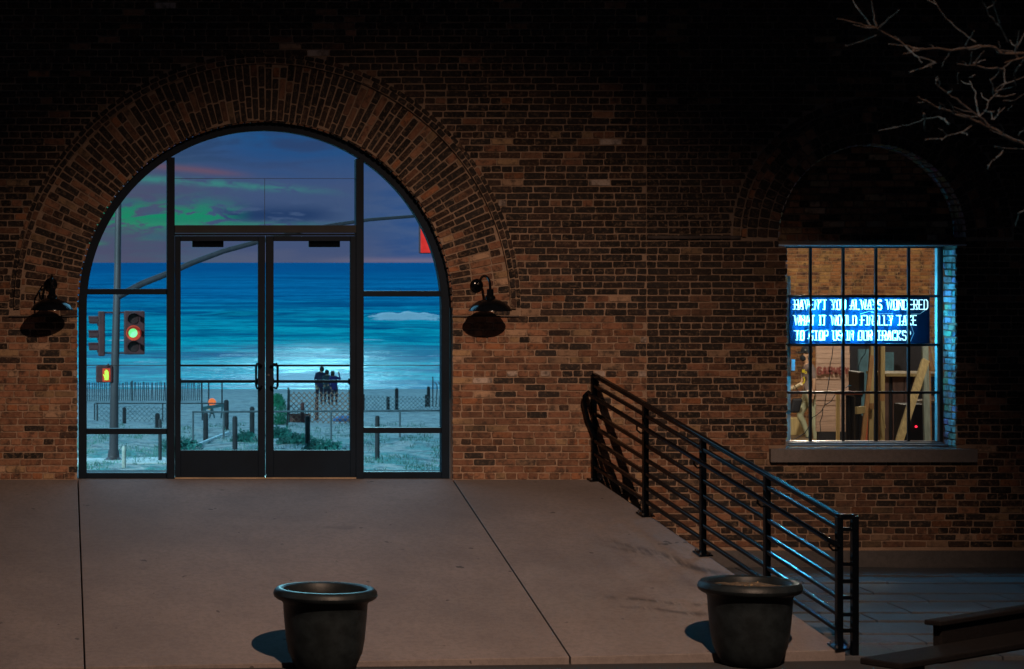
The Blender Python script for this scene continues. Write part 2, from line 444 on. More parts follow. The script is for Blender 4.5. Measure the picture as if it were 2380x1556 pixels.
LR = 2.520
def free_left(z):
    if z < 1.60: hw = AR+.008
    elif z < AZ: hw = LR
    elif z < AZ+LR-.02: hw = math.sqrt(LR**2-(z-AZ)**2)
    else: return [(X0, JX-.004)]
    return [(X0, AX-hw), (AX+hw, JX-.004)]
bl = BrickSet()
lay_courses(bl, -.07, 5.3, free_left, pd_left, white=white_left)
lay_courses(bl, -.90, -.06, lambda z: [(5.0, JX-.004)], pd_left)
# voussoirs of the main ring
def ring(bs, cx, cz, r0, r1, a0, a1, pitch, n_split, pdark, y=0., hl=None, k=1., proud=0., single=True):
    rm = (r0+r1)/2; cnt = round(abs(a1-a0)*rm/pitch)
    for j in range(cnt):
        a = a0+(a1-a0)*(j+.5)/cnt; rad = Vector((math.cos(a), 0, math.sin(a))); tan = Vector((-math.sin(a), 0, math.cos(a)))
        if n_split == 1: cuts = [(r0, r1)]
        else:
            cuts = []; r = r0 + (0 if j % 2 else -.10)+rnd.uniform(-.03, .03)
            while r < r1-.01:
                l = rnd.choice([.2, .2, .2, .098]) if n_split > 1 else .2
                ra, rb = max(r, r0), min(r+l, r1)
                if rb-ra > .03: cuts.append((ra, rb))
                r += l+.011
        for (ra, rb) in cuts:
            rmid = (ra+rb)/2; th = abs(a1-a0)/cnt*rmid-.0125
            x, z = cx+rad.x*rmid, cz+rad.z*rmid
            col = brick_colour(x, z, pdark(x, z), k)
            bs.add((x, y-proud+rnd.uniform(-.002, .002), z), rad, tan if tan.cross(rad).y > 0 else tan, (0, -1, 0), rb-ra, max(.02, min(th, .062 if n_split > 1 else th)), .03+proud, col, single)
def pd_ring(x, z): return .78-.42*max(0, 1-(z-AZ)/.9) - (.1 if x > AX+1.2 else 0)
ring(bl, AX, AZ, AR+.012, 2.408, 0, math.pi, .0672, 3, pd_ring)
ring(bl, AX, AZ, 2.418, 2.466, 0, math.pi, .098, 1, lambda x, z: .97, proud=.040, single=False)
ring(bl, AX, AZ, 2.477, 2.516, 0, math.pi, .098, 1, lambda x, z: .97, proud=.0, single=False)
# between springing and impost, ring foot in plain courses
lay_courses(bl, 1.60, AZ+.01, lambda z: [(AX-2.41, AX-AR-.01), (AX+AR+.01, AX+2.41)], lambda x, z: .25)
# intrados bricks of the big arch and its jambs
for j in range(88):
    a = math.pi*(j+.5)/88; rad = Vector((math.cos(a), 0, math.sin(a))); tan = Vector((-math.sin(a), 0, math.cos(a)))
    for q in range(2):
        bl.add((AX+rad.x*AR, .012+.105*q+.05, AZ+rad.z*AR), (0, 1, 0), tan, -rad, .096, .054, .02, brick_colour(q+a*9, 9, .35), False)

# right wall, ring and reveals
def free_right(z):
    if z < .17: return [(JX+.004, X1)]
    if z < .318: return [(JX+.004, 7.11), (9.144, X1)]
    if z < WT: return [(JX+.004, WL), (WRR, X1)]
    if z < WZ: return [(JX+.004, WX-1.395), (WX+1.395, X1)]
    if z < WZ+1.39: h = math.sqrt(1.395**2-(z-WZ)**2); return [(JX+.004, WX-h), (WX+h, X1)]
    return [(JX+.004, X1)]
def k_right(x, z): return .55 if z > 2.37 else .78  # tones annex bricks down to stand for the shadow past the joint
br = BrickSet()
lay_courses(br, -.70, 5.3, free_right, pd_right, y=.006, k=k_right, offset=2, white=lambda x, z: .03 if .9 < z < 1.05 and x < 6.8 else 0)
for i in range(4):
    r0 = WR+.008+i*.105
    ring(br, WX, WZ, r0, r0+.094 if i < 3 else r0+.045, 0, math.pi, .098 if i else .085, 1, lambda x, z: .85, y=.004, k=.95, proud=.012 if i == 3 else 0, single=False)
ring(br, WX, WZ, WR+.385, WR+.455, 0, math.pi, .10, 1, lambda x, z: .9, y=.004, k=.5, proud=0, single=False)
lay_courses(br, 2.28, 2.36, lambda z: [(WX-1.39, WX-WR-.004), (WX+WR+.004, WX+1.39)], lambda x, z: .9, y=.006, k=lambda x, z: .6, single=False)
# tympanum, set back
def free_tymp(z):
    if z > WZ: h = math.sqrt(max(0, WR**2-(z-WZ)**2)) if z < WZ+WR else 0
    else: h = WR
    return [(WX-h, WX+h)] if h > .04 else []
lay_courses(br, WT+.02, WZ+WR, free_tymp, lambda x, z: .35, y=.335, k=lambda x, z: 1.5, phase=.1, single=False)
# jamb and intrados bricks of the window
for side, x in ((-1, WL), (1, WRR)):
    z = WB+.005; i = 0
    while z < WT-.03:
        ys = [(.012, .20), (.212, .33)] if i % 2 else [(.012, .095), (.107, .295), (.307, .33)]
        if i % 5 == 0: ys = [(.012, .10), (.112, .20), (.212, .30)]
        for (a, b) in ys:
            br.add((x, (a+b)/2, z+.031+rnd.uniform(-.003, .003)), (0, 1, 0), (0, 0, 1), (-side, 0, 0), b-a, .052, .03, tuple(c_*rnd.uniform(.55, 1.1) for c_ in (.50, .53, .54)), False)
        z += COURSE; i += 1
for j in range(44):
    a = math.pi*(j+.5)/44; rad = Vector((math.cos(a), 0, math.sin(a))); tan = Vector((-math.sin(a), 0, math.cos(a)))
    for q in range(3):
        br.add((WX+rad.x*WR, .012+.105*q+.05, WZ+rad.z*WR), (0, 1, 0), tan, -rad, .096, .052, .03, tuple(c_*rnd.uniform(.6, 1.1) for c_ in (.55, .58, .58)), False)
place_bricks(bl, left_b, Vector((4.9, 0, 1.1)))
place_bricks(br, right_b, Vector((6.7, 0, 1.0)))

def slab_with_holes(name, outer, holes, yf, yb, mat, parent):
    cu = bpy.data.curves.new(name, 'CURVE'); cu.dimensions = '2D'; cu.fill_mode = 'BOTH'; cu.extrude = (yb-yf)/2
    for poly in [outer]+holes:
        s = cu.splines.new('POLY'); s.points.add(len(poly)-1); s.use_cyclic_u = True
        for p, (x, z) in zip(s.points, poly): p.co = (x, z, 0, 1)
    tmp = bpy.data.objects.new('tmp', cu); C.objects.link(tmp)
    dg = bpy.context.evaluated_depsgraph_get(); me = bpy.data.meshes.new_from_object(tmp.evaluated_get(dg))
    bpy.data.objects.remove(tmp); me.name = name
    for v in me.vertices: x, z, q = v.co; v.co = (x, (yf+yb)/2-q, z)
    me.update(); me.materials.clear()
    return link(name, me, mat, parent)
def arc(cx, cz, r, n=72, a0=0, a1=math.pi): return [(cx+r*math.cos(a0+(a1-a0)*i/n), cz+r*math.sin(a0+(a1-a0)*i/n)) for i in range(n+1)]
big = [(AX-AR-.004, -.0)]
hole_big = [(AX+AR+.012, -.95)]+arc(AX, AZ, AR+.012)+[(AX-AR-.012, -.95)]
slab_with_holes('mortar_backing', [(X0, -1.3), (JX-.001, -1.3), (JX-.001, 5.34), (X0, 5.34)], [hole_big], .0042, WTHK, M_MORTAR, left_b)
hole_win = [(WRR+.012, WB-.13), (WRR+.012, WT)]+[(WX+WR+.012, WT)]+arc(WX, WZ, WR+.012, 48)+[(WX-WR-.012, WT), (WL-.012, WT), (WL-.012, WB-.13)]
slab_with_holes('mortar_backing', [(JX+.001, -1.3), (X1, -1.3), (X1, 5.34), (JX+.001, 5.34)], [hole_win], .0102, WTHK+.006, M_MORTAR, right_b)
# upper wall, unseen, carried up very high to block sky light
for nm, xa, xb, par, y in (('upper_wall', X0, JX-.001, left_b, .0), ('upper_wall', JX+.001, X1, right_b, .006)):
    build(MB().box(xa, xb, y, WTHK+y, 5.343, 34.0), nm, M_MORTAR, par)
build(MB().box(-16, X0-.003, .0, WTHK, -1.3, 34.0), 'sky_blocker', M_MORTAR, left_b)  # unseen walls added past both ends to block sky light
build(MB().box(X1+.003, 32, .006, WTHK, -1.3, 34.0), 'sky_blocker', M_MORTAR, right_b)
# tympanum backing, lintel angle, string course, impost ledges, sill, plinth
build(MB().prism([(WX+WR+.01, WT)]+arc(WX, WZ, WR+.01, 40)+[(WX-WR-.01, WT)], .344, .418), 'tympanum_backing', M_MORTAR, right_b)
M_BLUEST = pbr('painted_steel_angle', (.40, .45, .48), .5)
build(MB().box(WX-WR-.006, WX+WR+.006, -.006, .33, WT+.002, WT+.016), 'lintel_angle', M_BLUEST, right_b)
M_DKB = pbr('dark_brick_trim', (.05, .038, .034), .85, 0, .4, 14, .5, 40)
build(MB().box(JX+.004, WX-1.30, -.022, .03, 2.372, 2.402), 'string_course', M_DKB, right_b)
for a, b in ((AX-2.52, AX-AR-.0), (AX+AR+.0, AX+2.50)):
    build(MB().box(a, b, -.026, .02, 1.603, 1.614), 'impost_ledge', M_DKB, left_b)
build(MB().box(7.11, 9.144, -.055, .30, .172, .305), 'window_sill', M_SILLST, right_b, bevel=.006)
build(MB().box(JX-.6, X1, -.03, .04, -1.2, -.70), 'plinth', concrete_material('plinth_stone', (.05, .048, .05), (.085, .078, .078), .9, False), right_b, bevel=.006)

# ------------------------------------------------------------------ ramp, paving, street
SL = .188
def on_ramp(px, py):
    d = (CAMZ+SL*CAMD)/((py-HY)/FPX+SL); return Vector(((px-CX)/FPX*d, d-CAMD, SL*(d-CAMD)))
def zs(y): return -.86+.025*min(0, y)
ramp = bpy.data.objects.new('ramp', None); C.objects.link(ramp); struct(ramp, 'sloping concrete apron rising to the arch entrance')
def slab_poly(pts, name, mat, parent, thick=1.0, bevel=.006):
    k = MB(); n = len(pts)
    for p in pts: k.v.append(Vector(p))
    for p in pts: k.v.append(Vector((p[0], p[1], min(p[2], -.3)-thick)))
    k.face(tuple(range(n))); k.face(tuple(reversed(range(n, 2*n))))
    for i in range(n): k.face(((i+1) % n, i, n+i, n+(i+1) % n))
    return build(k, name, mat, parent, bevel=bevel)
def shift(p, dx): return Vector((p.x+dx, p.y, p.z))
a0, a1 = on_ramp(181, 1115), on_ramp(197, 1551); b0, b1 = on_ramp(1052, 1115), on_ramp(1325, 1527)
c0, c1 = on_ramp(1388, 1115), on_ramp(1965, 1511)
for p in (a0, b0, c0): p.y = .0; p.z = 0
l0, l1 = Vector((-3, 0, 0)), Vector((-3, on_ramp(0, 1556).y-.1, SL*(on_ramp(0, 1556).y-.1)))
g = .006
slab_poly([l0, l1, shift(a1, -g), shift(a0, -g)], 'concrete_slab', M_RAMP, ramp)
slab_poly([shift(a0, g), shift(a1, g), shift(b1, -g), shift(b0, -g)], 'concrete_slab', M_RAMP, ramp)
slab_poly([shift(b0, g), shift(b1, g), c1, c0], 'concrete_slab', M_RAMP, ramp)
build(MB().box(AX-AR-.05, AX+AR+.05, .0, 1.1, -1.2, -.001), 'landing', M_RAMP, ramp)
build(MB().box(a0.x-3, 5.25, -2.6, -.001, -1.2, -.62), 'joint_filler', M_ASPH, ramp)

street = MB(); ys = [-70, -45, -30, -24, -15, -10, -6, 0.01]
k = 0
for y in ys:
    for x in (-60, 80): street.v.append(Vector((x, y, zs(y)-.012)))
for i in range(len(ys)-1): street.face((2*i, 2*i+1, 2*i+3, 2*i+2))
struct(build(street, 'street', M_ASPH), 'dark asphalt in front of the ramp')
pave = bpy.data.objects.new('pavement', None); C.objects.link(pave); struct(pave, 'dark pavers under the small window')
vv = {}
yy = -.05; row = 0
while yy > -4.8:
    dep = .42 if row % 2 else .62
    x = 5.2+(row % 2)*.35
    while x < 12.2:
        wd = .78*rnd.uniform(.97, 1.03); ym = yy-dep/2
        # keep off the ramp
        xr = c0.x+(c1.x-c0.x)*(ym/c1.y)
        if x+wd*.4 > xr:
            m = MB().box(x+.006, x+wd-.006, yy-dep+.006, yy-.006, -.06, 0)
            o = build(m, 'paver', M_PAVE, pave, bevel=.004)
            o.location.z = zs(ym)+.012+rnd.uniform(-.003, .003); o.rotation_euler = (0, 0, 0)
        x += wd
    yy -= dep; row += 1

# ------------------------------------------------------------------ entrance frame and doors
FY0, FY1 = .10, .22
def wx(px): return (px-CX)/FPX*(CAMD+FY0)
def wz(py): return CAMZ-(py-HY)/FPX*(CAMD+FY0)
fr = MB()
def arc_band(mb, r0, r1, a0, a1, y0, y1, n=60):
    k = len(mb.v)
    for i in range(n+1):
        a = a0+(a1-a0)*i/n
        for r in (r0, r1):
            for y in (y0, y1): mb.v.append(Vector((AX+r*math.cos(a), y, AZ+r*math.sin(a))))
    for i in range(n):
        q = k+4*i
        mb.face((q, q+4, q+6, q+2)); mb.face((q+1, q+3, q+7, q+5)); mb.face((q, q+1, q+5, q+4)); mb.face((q+2, q+6, q+7, q+3))
xl, xr_ = AX-AR+.005, AX+AR-.005
RI = AR-.085
arc_band(fr, RI, AR-.004, 0, math.pi, FY0, FY1)
z_bot = 0.0
m1a, m1b, m2a, m2b = wx(388), wx(406), wx(827), wx(845)
zt = lambda x: AZ+math.sqrt(max(0, (RI+.02)**2-(x-AX)**2))
fr.box(xl, AX-RI, FY0, FY1, 0, AZ); fr.box(AX+RI, xr_, FY0, FY1, 0, AZ)
fr.box(m1a, m1b, FY0-.02, FY1, 0, zt(m1a)); fr.box(m2a, m2b, FY0-.02, FY1, 0, zt(m2b))
zb1, zb2, zb3, zb4, zb5 = wz(685), wz(672), wz(1010), wz(997), wz(1100)
fr.box(AX-RI, m1a, FY0+.01, FY1, zb1, zb2); fr.box(m2b, AX+RI, FY0+.01, FY1, zb1-.02, zb2-.02)
fr.box(AX-RI, m1a, FY0+.01, FY1, zb3, zb4); fr.box(m2b, AX+RI, FY0+.01, FY1, zb3+.01, zb4+.01)
fr.box(AX-RI, m1a, FY0+.01, FY1, 0, zb5); fr.box(m2b, AX+RI, FY0+.01, FY1, 0, zb5+.01)
build(fr, 'entrance_frame', M_FRAME, left_b, bevel=.003)
build(MB().box(m1b, m2a, FY0-.03, FY1, wz(542), wz(524)), 'door_header', M_FRAME2, left_b, bevel=.004)
build(MB().box(m1b, m2a, FY0-.012, FY1, wz(547)-.005, wz(543)), 'header_trim', M_FRAME, left_b)
build(MB().box(m1b, m2a, FY0-.03, FY1+.1, .001, .014), 'threshold', M_BRASS, left_b)
lm_ = MB(); arc_band(lm_, 2.412, 2.471, 0, math.pi, -.033, .003); build(lm_, 'label_mould_bed', M_MORTAR, left_b)
# fixed panes
def pane(poly, par, y=FY0+.06): return build(MB().prism(poly, y, y+.008), 'glass_pane', M_GLASS, par)
zs1 = wz(850)
for (xa, xb) in ((AX-RI, m1a), (m2b, AX+RI)):
    pane([(xa, zb5), (xb, zb5), (xb, zb3), (xa, zb3)], left_b)
    pane([(xa, zb4), (xb, zb4), (xb, zs1-.003), (xa, zs1-.003)], left_b)
    pane([(xa, zs1+.003), (xb, zs1+.003), (xb, zb1), (xa, zb1)], left_b)
    build(MB().box(xa, xb, FY0+.058, FY0+.07, zs1-.0035, zs1+.0035), 'screen_seam', M_SEAM, left_b)  # stands for a seam of the screen, built as a strip in the glazing
def arcpoly(xa, xb, zlow, n=24):
    pts = [(xa, zlow), (xb, zlow)]
    for i in range(n+1):
        x = xb+(xa-xb)*i/n; z = AZ+math.sqrt(max(0, (RI+.006)**2-(x-AX)**2))
        if z > zlow: pts.append((x, z))
    return pts
pane(arcpoly(AX-RI, m1a, zb2), left_b); pane(arcpoly(m2b, AX+RI, zb2-.02), left_b)
zj = wz(415); zh = wz(524); xm = (m1b+m2a)/2
pane([(m1b, zh), (xm-.002, zh), (xm-.002, zj-.002), (m1b, zj-.002)], left_b)
pane([(xm+.002, zh), (m2a, zh), (m2a, zj-.002), (xm+.002, zj-.002)], left_b)
pane(arcpoly(m1b, m2a, zj+.002), left_b)
jm = MB().box(m1b, m2a, FY0+.058, FY0+.069, zj-.002, zj+.002); jm.box(xm-.002, xm+.002, FY0+.0575, FY0+.0695, zh, zj-.003)
build(jm, 'screen_seam', M_SEAM, left_b)  # screen seams across the transom, built as strips
# doors
def door(xa, xb, ga, gb, hinge_left):
    z1 = wz(549); zg0, zg1 = wz(1047), wz(561)
    d = MB(); y0, y1 = FY0-.005, FY0+.05
    d.box(xa, ga, y0, y1, .0155, z1); d.box(gb, xb, y0, y1, .0155, z1)
    d.box(ga, gb, y0+.0015, y1, .0155, zg0); d.box(ga, gb, y0+.0015, y1, zg1, z1)
    o = build(d, 'door', M_FRAME, left_b, bevel=.003)
    o['label'] = ('left' if hinge_left else 'right')+' leaf of the glazed double door'
    build(MB().box(ga, gb, y0+.025, y0+.033, zg0, zg1), 'glass_pane', M_GLASS, o)
    cx_ = (ga+gb)/2 + (-.11 if hinge_left else .13)
    build(MB().box(cx_-.155, cx_+.155, y1+.002, y1+.06, zg1-.06, zg1+.02), 'door_closer', M_LAMP, o, bevel=.006)
    zz = wz(888)
    pb = MB().box(ga-.03, gb+.03, y1+.03, y1+.06, zz-.014, zz+.014)
    pb.box(ga-.03, ga+.01, y1, y1+.05, zz-.03, zz+.03); pb.box(gb-.01, gb+.03, y1, y1+.05, zz-.03, zz+.03)
    build(pb, 'push_bar', M_FRAME, o, bevel=.003)
    zr = wz(850); build(MB().box(ga, gb, y1+.005, y1+.025, zr-.012, zr+.007), 'cross_rail', M_FRAME, o)
    hx = xb-.105 if hinge_left else xa+.105
    hx = wx(594) if hinge_left else wx(644); st = -1 if hinge_left else 1
    top, bot = wz(845), wz(903); ex = wx(607) if hinge_left else wx(630)
    yy_ = y0-.05
    pts = [(ex, y0+.004, top-.02), (ex, yy_+.01, top-.02), (ex+st*.012, yy_, top-.012), (hx-st*.01, yy_, top), (hx, yy_, top-.03), (hx, yy_, bot+.03), (hx-st*.01, yy_, bot), (ex+st*.012, yy_, bot+.012), (ex, yy_+.01, bot+.02), (ex, y0+.004, bot+.02)]
    build(MB().tube(pts, .0115, 8), 'pull_handle', M_LAMP, o, smooth=True)
    return o
door(wx(407), wx(616.3), wx(420), wx(600), True)
door(wx(618.2), wx(830), wx(636), wx(814), False)
M_CYL = pbr('chrome', (.5, .5, .5), .2, 1)
build(MB().tube([(wx(624), FY0-.015, wz(872)), (wx(624), FY0+.0, wz(872))], .012, 10), 'lock_cylinder', M_CYL, left_b)

# ------------------------------------------------------------------ wall lamps
def wall_lamp(px, py_disc, label, yaw, cord):
    x = (px-CX)/236; z = (1115-py_disc)/236
    t = thing('wall_lamp', label, 'wall lamp', 'barn lamps beside the entrance', (x, 0, z)); t.rotation_euler.z = yaw
    M = Vector((0, -1, 0)).to_track_quat('Z', 'Y').to_matrix()
    build(MB().lathe([(.0, 0), (.066, 0), (.066, .018), (.05, .034), (.02, .042), (.0, .043)], n=28, M=M), 'wall_plate', M_LAMP, t, True)
    arm = [(0, -.03, 0)]
    for i in range(13):
        a = math.pi*i/12; arm.append((0, -.09-.135*(1-math.cos(a))*.92, .0+.0+.085*math.sin(a)+.02*(1-i/12)))
    arm += [(0, -.34, -.05)]
    build(MB().tube(arm, .013, 10), 'gooseneck_arm', M_LAMP, t, True)
    sh = build(MB().lathe([(.0, -.03), (.032, -.032), (.034, -.09), (.05, -.105), (.052, -.125), (.075, -.135), (.135, -.158), (.18, -.195), (.208, -.238), (.209, -.245), (.202, -.243), (.168, -.20), (.12, -.170), (.04, -.15), (.0, -.148)], (0, -.34, 0), 40), 'lamp_shade', M_LAMP, t, True)
    build(MB().lathe([(.0, -.148), (.02, -.15), (.032, -.175), (.03, -.20), (.0, -.215)], (0, -.34, 0), 16), 'bulb', pbr('unlit_bulb', (.25, .25, .22), .3), t, True)
    if cord:
        build(MB().tube([(0, -.03, 0), (-.09, -.10, -.015), (-.12, -.15, -.07), (-.11, -.2, -.13), (-.09, -.27, -.16)], .009, 8), 'bracket', M_LAMP, t, True)
    return t
wall_lamp(118, 662, 'black barn lamp on the brick left of the arch', R(2), True)
wall_lamp(1107, 664, 'black barn lamp on the brick between arch and railing', R(13), False)

# ------------------------------------------------------------------ railing
rl = thing('railing', 'black metal ramp railing with six slanting bars and a grab rail', 'railing', None, on_ramp(1380, 1116))
P0 = on_ramp(1380, 1116); P5 = on_ramp(1950, 1506)
D5 = P5-P0
def at(t, h): return D5*t+Vector((0, 0, h))
side = Vector((-D5.y, D5.x, 0)).normalized()      # towards the wall-right side
if side.x < 0: side = -side
for i in range(5):
    t = i/4
    m = MB().beam(at(t, -.005), at(t, 1.035), .05, .05, up=D5); o = build(m, 'post', M_RAIL, rl, bevel=.004)
    b = MB(); c = at(t, .006); b.obox(c+Vector((0, 0, .004)), D5.normalized(), side, D5.cross(side).normalized(), .15, .13, .012)
    o2 = build(b, 'base_plate', M_RAIL, rl, bevel=.003)
    for sx in (-1, 1):
        for sy in (-1, 1):
            q = c+D5.normalized()*(.055*sx)+side*(.045*sy)
            build(MB().tube([q, q+Vector((0, 0, .03))], .009, 6), 'bolt', M_CYL, o2)
ext = D5.normalized()
# outer end post
pe = D5+side*.125+Vector((0, -.02, .0))
build(MB().beam(pe+Vector((0, 0, -.06)), pe+Vector((0, 0, 1.035)), .055, .045, up=D5), 'end_post', M_RAIL, rl, bevel=.004)
def bar(h, r=.024, square=True):
    m = MB().beam(at(0, h), at(1, h), .045, .04); m.beam(D5+Vector((0, 0, h)), pe+Vector((0, 0, h)), .04, .04); return m
build(bar(1.035), 'top_rail', M_RAIL, rl, bevel=.006)
for h in (.935, .66, .525, .395, .262, .135):
    m = MB().beam(at(0, h), at(1, h), .032, .032)
    m.beam(D5+Vector((0, 0, h)), pe+Vector((0, 0, h)), .03, .03)
    build(m, 'bar', M_RAIL, rl, bevel=.004)
off = -side*.085
hp = [Vector((-.02, .02, .45))+Vector((-.0, 0, .0)), Vector((-.10, .03, .62)), Vector((-.115, .02, .76))+Vector((0, 0, .02)), Vector((-.10, -.02, .875))]
hp = [Vector((0, -.03, .42)), Vector((-.07, -.05, .60)), Vector((-.11, -.06, .77)), Vector((-.105, -.07, .83)), Vector((-.07, -.08, .865)), off+at(.03, .865), off+at(.5, .855), off+at(.97, .85)]
hp += [off+at(1.0, .845), off*.5+at(1.012, .83), at(1.0, .80)]
build(MB().tube(hp, .022, 10), 'grab_rail', M_RAIL, rl, True)
for i in range(1, 5):
    t = i/4
    m = MB().tube([at(t, .77), off*.6+at(t, .77), off+at(t, .80), off+at(t, .85)], .009, 6)
    build(m, 'rail_bracket', M_RAIL, rl, True)

# ------------------------------------------------------------------ pots
def pot(px, d, rim_py, label, soil):
    x = (px-CX)/FPX*d; y = d-CAMD; z = zs(y)-.012
    t = thing('plant_pot', label, 'plant pot', 'big round pots at the foot of the ramp', (x, y, z))
    H = CAMZ-(rim_py-HY)/FPX*d-z+.02; k = H/.62
    prof = [(.0, 0), (.205, 0), (.225, .012), (.25, .06), (.285, .14), (.303, .24), (.318, .40), (.325, .505), (.345, .53), (.372, .537), (.392, .552), (.400, .575), (.392, .60), (.372, .617), (.345, .62), (.322, .610), (.308, .585), (.300, .54), (.295, .50)]
    prof = [(r, z_*k) for r, z_ in prof]
    bd = MB().lathe([p for p in prof[:8]], n=64); build(MB().lathe(prof+[(.0, .49*k)], n=64), 'pot_body', M_POT, t, True)
    sm = MB(); n = 28; sm.v.append(Vector((0, 0, soil*k+.03)))
    rings = 4
    for r in range(1, rings+1):
        for j in range(n):
            a = 2*math.pi*j/n; sm.v.append(Vector((.29*r/rings*math.cos(a), .29*r/rings*math.sin(a), soil*k+rnd.uniform(-.012, .015)+.03*(1-r/rings))))
    for j in range(n): sm.face((0, 1+j, 1+(j+1) % n))
    for r in range(rings-1):
        for j in range(n):
            a = 1+r*n+j; b = 1+r*n+(j+1) % n; sm.face((a, a+n, b+n, b))
    build(sm, 'soil', M_SOIL, t, True)
    return t
pot(756, 18.78, 1372, 'dark round pot left of the two, standing clear of the railing', .52)
p2 = pot(1743, 19.02, 1356, 'dark round pot in front of the railing, dry twigs in it', .57)
tw = MB()
for i in range(26):
    a = rnd.uniform(0, 6.28); r = rnd.uniform(0, .12); b = Vector((r*math.cos(a)-.03, r*math.sin(a), .56)); e = b+Vector((rnd.uniform(-.07, .07), rnd.uniform(-.05, .05), rnd.uniform(.02, .075)))
    tw.tube([b, e], .003, 4)
build(tw, 'dry_stalks', pbr('dry_stalk', (.3, .2, .1), .9), p2)['kind'] = 'stuff'

# ------------------------------------------------------------------ bench in the foreground
bn = thing('bench', 'dark low wooden bench cut by the bottom right corner, out of focus', 'bench', None, (0, 0, 0))
A = W(2095, 1551, 16.3); dn = Vector((1.5, 1.15, 0)).normalized(); B2 = A+dn*2.6
back = Vector((-dn.y, dn.x, 0)); UP = Vector((0, 0, 1))
build(MB().obox((A+B2)/2+back*.16, dn, back, UP, 2.6, .32, .045), 'seat', M_BENCH, bn, bevel=.01)
A2 = W(2178, 1447, 17.2)
build(MB().obox(A2+dn*1.05-UP*.155, dn, back, UP, 2.1, .07, .27), 'backrest', M_BENCH, bn, bevel=.008)
build(MB().obox(A2+dn*1.03, dn, back, UP, 2.18, .13, .035), 'top_board', M_BENCH, bn, bevel=.008)
for q in (.35, 2.2):
    b_ = A+dn*q+back*.16; zg_ = zs(b_.y)-.012
    build(MB().box(b_.x-.05, b_.x+.05, b_.y-.14, b_.y+.14, zg_, A.z-.0235), 'leg', M_BENCH, bn, bevel=.006)

# ------------------------------------------------------------------ bare tree, upper right
tree = thing('bare_tree', 'leafless twiggy tree branches reaching in at the upper right corner', 'tree', None, (0, 0, 0))
M_BARK = pbr('grey_brown_bark', (.42, .27, .18), .85, 0, .3, 40, .4, 90)
TD = 9.6
def TW(px, py, dd=0.): return W(px, py, TD+dd)
def tube_px(pts, r, dd0=0., dd1=0.):
    q = []
    for i, (x, y) in enumerate(pts):
        q.append(TW(x, y, dd0+(dd1-dd0)*i/max(1, len(pts)-1))+Vector((rnd.uniform(-.003, .003),)*3))
    return q
trunk_base = Vector((4.9, -13.6, zs(-13.6)-.1)); crotch = Vector((4.75, -13.7, 2.2))
build(MB().tube([trunk_base, Vector((4.85, -13.65, .6)), crotch, Vector((4.6, -13.9, 3.2)), Vector((4.5, -14.1, 4.6))], [.11, .09, .075, .05, .02], 10), 'trunk', M_BARK, tree, True)
z3 = lambda x, y: ((1600+x/2.593)*.952, y/2.593*.952)
BR = [
 ([(2600, 380), (2330, 270), (2200, 345)][::-1]+[], .007),
 ([(2620, 420), (2420, 330), (2200, 340), (2130, 298), (2050, 290), (1880, 320), (1760, 308), (1640, 312), (1580, 290), (1470, 222), (1400, 178), (1300, 152), (1150, 120)], .0105),
 ([(1400, 178), (1385, 100), (1365, -40)], .006), ([(1415, 178), (1480, 115), (1545, 65)], .005),
 ([(1580, 290), (1640, 350), (1690, 400)], .004), ([(1360, 165), (1270, 40), (1240, -30)], .003), ([(1400, 225), (1290, 270), (1200, 292)], .003),
 ([(1880, 320), (1840, 370), (1815, 425)], .005), ([(1965, 290), (2000, 230), (2020, 195)], .005),
 ([(2030, 270), (1920, 190), (1840, 120), (1750, -20)], .0035),
 ([(2700, 1050), (2340, 920), (2230, 870), (2120, 808), (2030, 770), (1930, 735), (1830, 695), (1740, 655), (1660, 612)], .0115),
 ([(2120, 808), (2050, 740), (1930, 650), (1850, 590), (1775, 530), (1795, 495)], .006),
 ([(1850, 590), (1880, 570)], .005), ([(1800, 690), (1805, 660)], .005),
 ([(2050, 740), (2030, 640), (2020, 570), (1990, 515)], .0045), ([(2050, 740), (2090, 700), (2110, 640), (2190, 560), (2220, 520)], .0035),
 ([(1860, 790), (1830, 755), (1790, 740), (1700, 755), (1600, 795), (1500, 805)], .0055), ([(1700, 720), (1708, 830)], .005),
 ([(2000, 800), (1930, 840), (1850, 860), (1810, 890)], .004),
 ([(2700, 420), (2400, 350), (2260, 385), (2180, 450), (2120, 510), (2150, 580), (2210, 530)], .006),
 ([(2200, 440), (2090, 435), (2000, 415), (1910, 405)], .006), ([(1990, 415), (2005, 330)], .004), ([(2020, 410), (2060, 350), (2080, 325)], .0045), ([(2010, 400), (2090, 380)], .004),
 ([(2230, 265), (2180, 160), (2150, 60), (2120, -60)], .0045), ([(2180, 170), (2110, 100), (2060, -20)], .004), ([(2300, 380), (2275, 330), (2280, 280)], .007),
 ([(1610, 460), (1690, 435), (1770, 400)], .0035), ([(1915, 530), (1920, 460)], .0028), ([(1985, 490), (2025, 475)], .003),
 ([(2285, 545), (2270, 470), (2330, 380)], .0035), ([(2200, 640), (2280, 635), (2400, 560)], .003), ([(2300, 860), (2340, 810), (2400, 760)], .005),
 ([(2200, 955), (2150, 1010), (2100, 1050)], .0035), ([(2150, 930), (2340, 945), (2500, 930)], .003), ([(2280, 1430), (2300, 1350), (2420, 1280), (2560, 1150)], .004),
 ([(2140, 760), (2170, 720), (2180, 690)], .0035), ([(2130, 760), (2125, 710), (2080, 700)], .004), ([(2230, 700), (2260, 670)], .003),
]
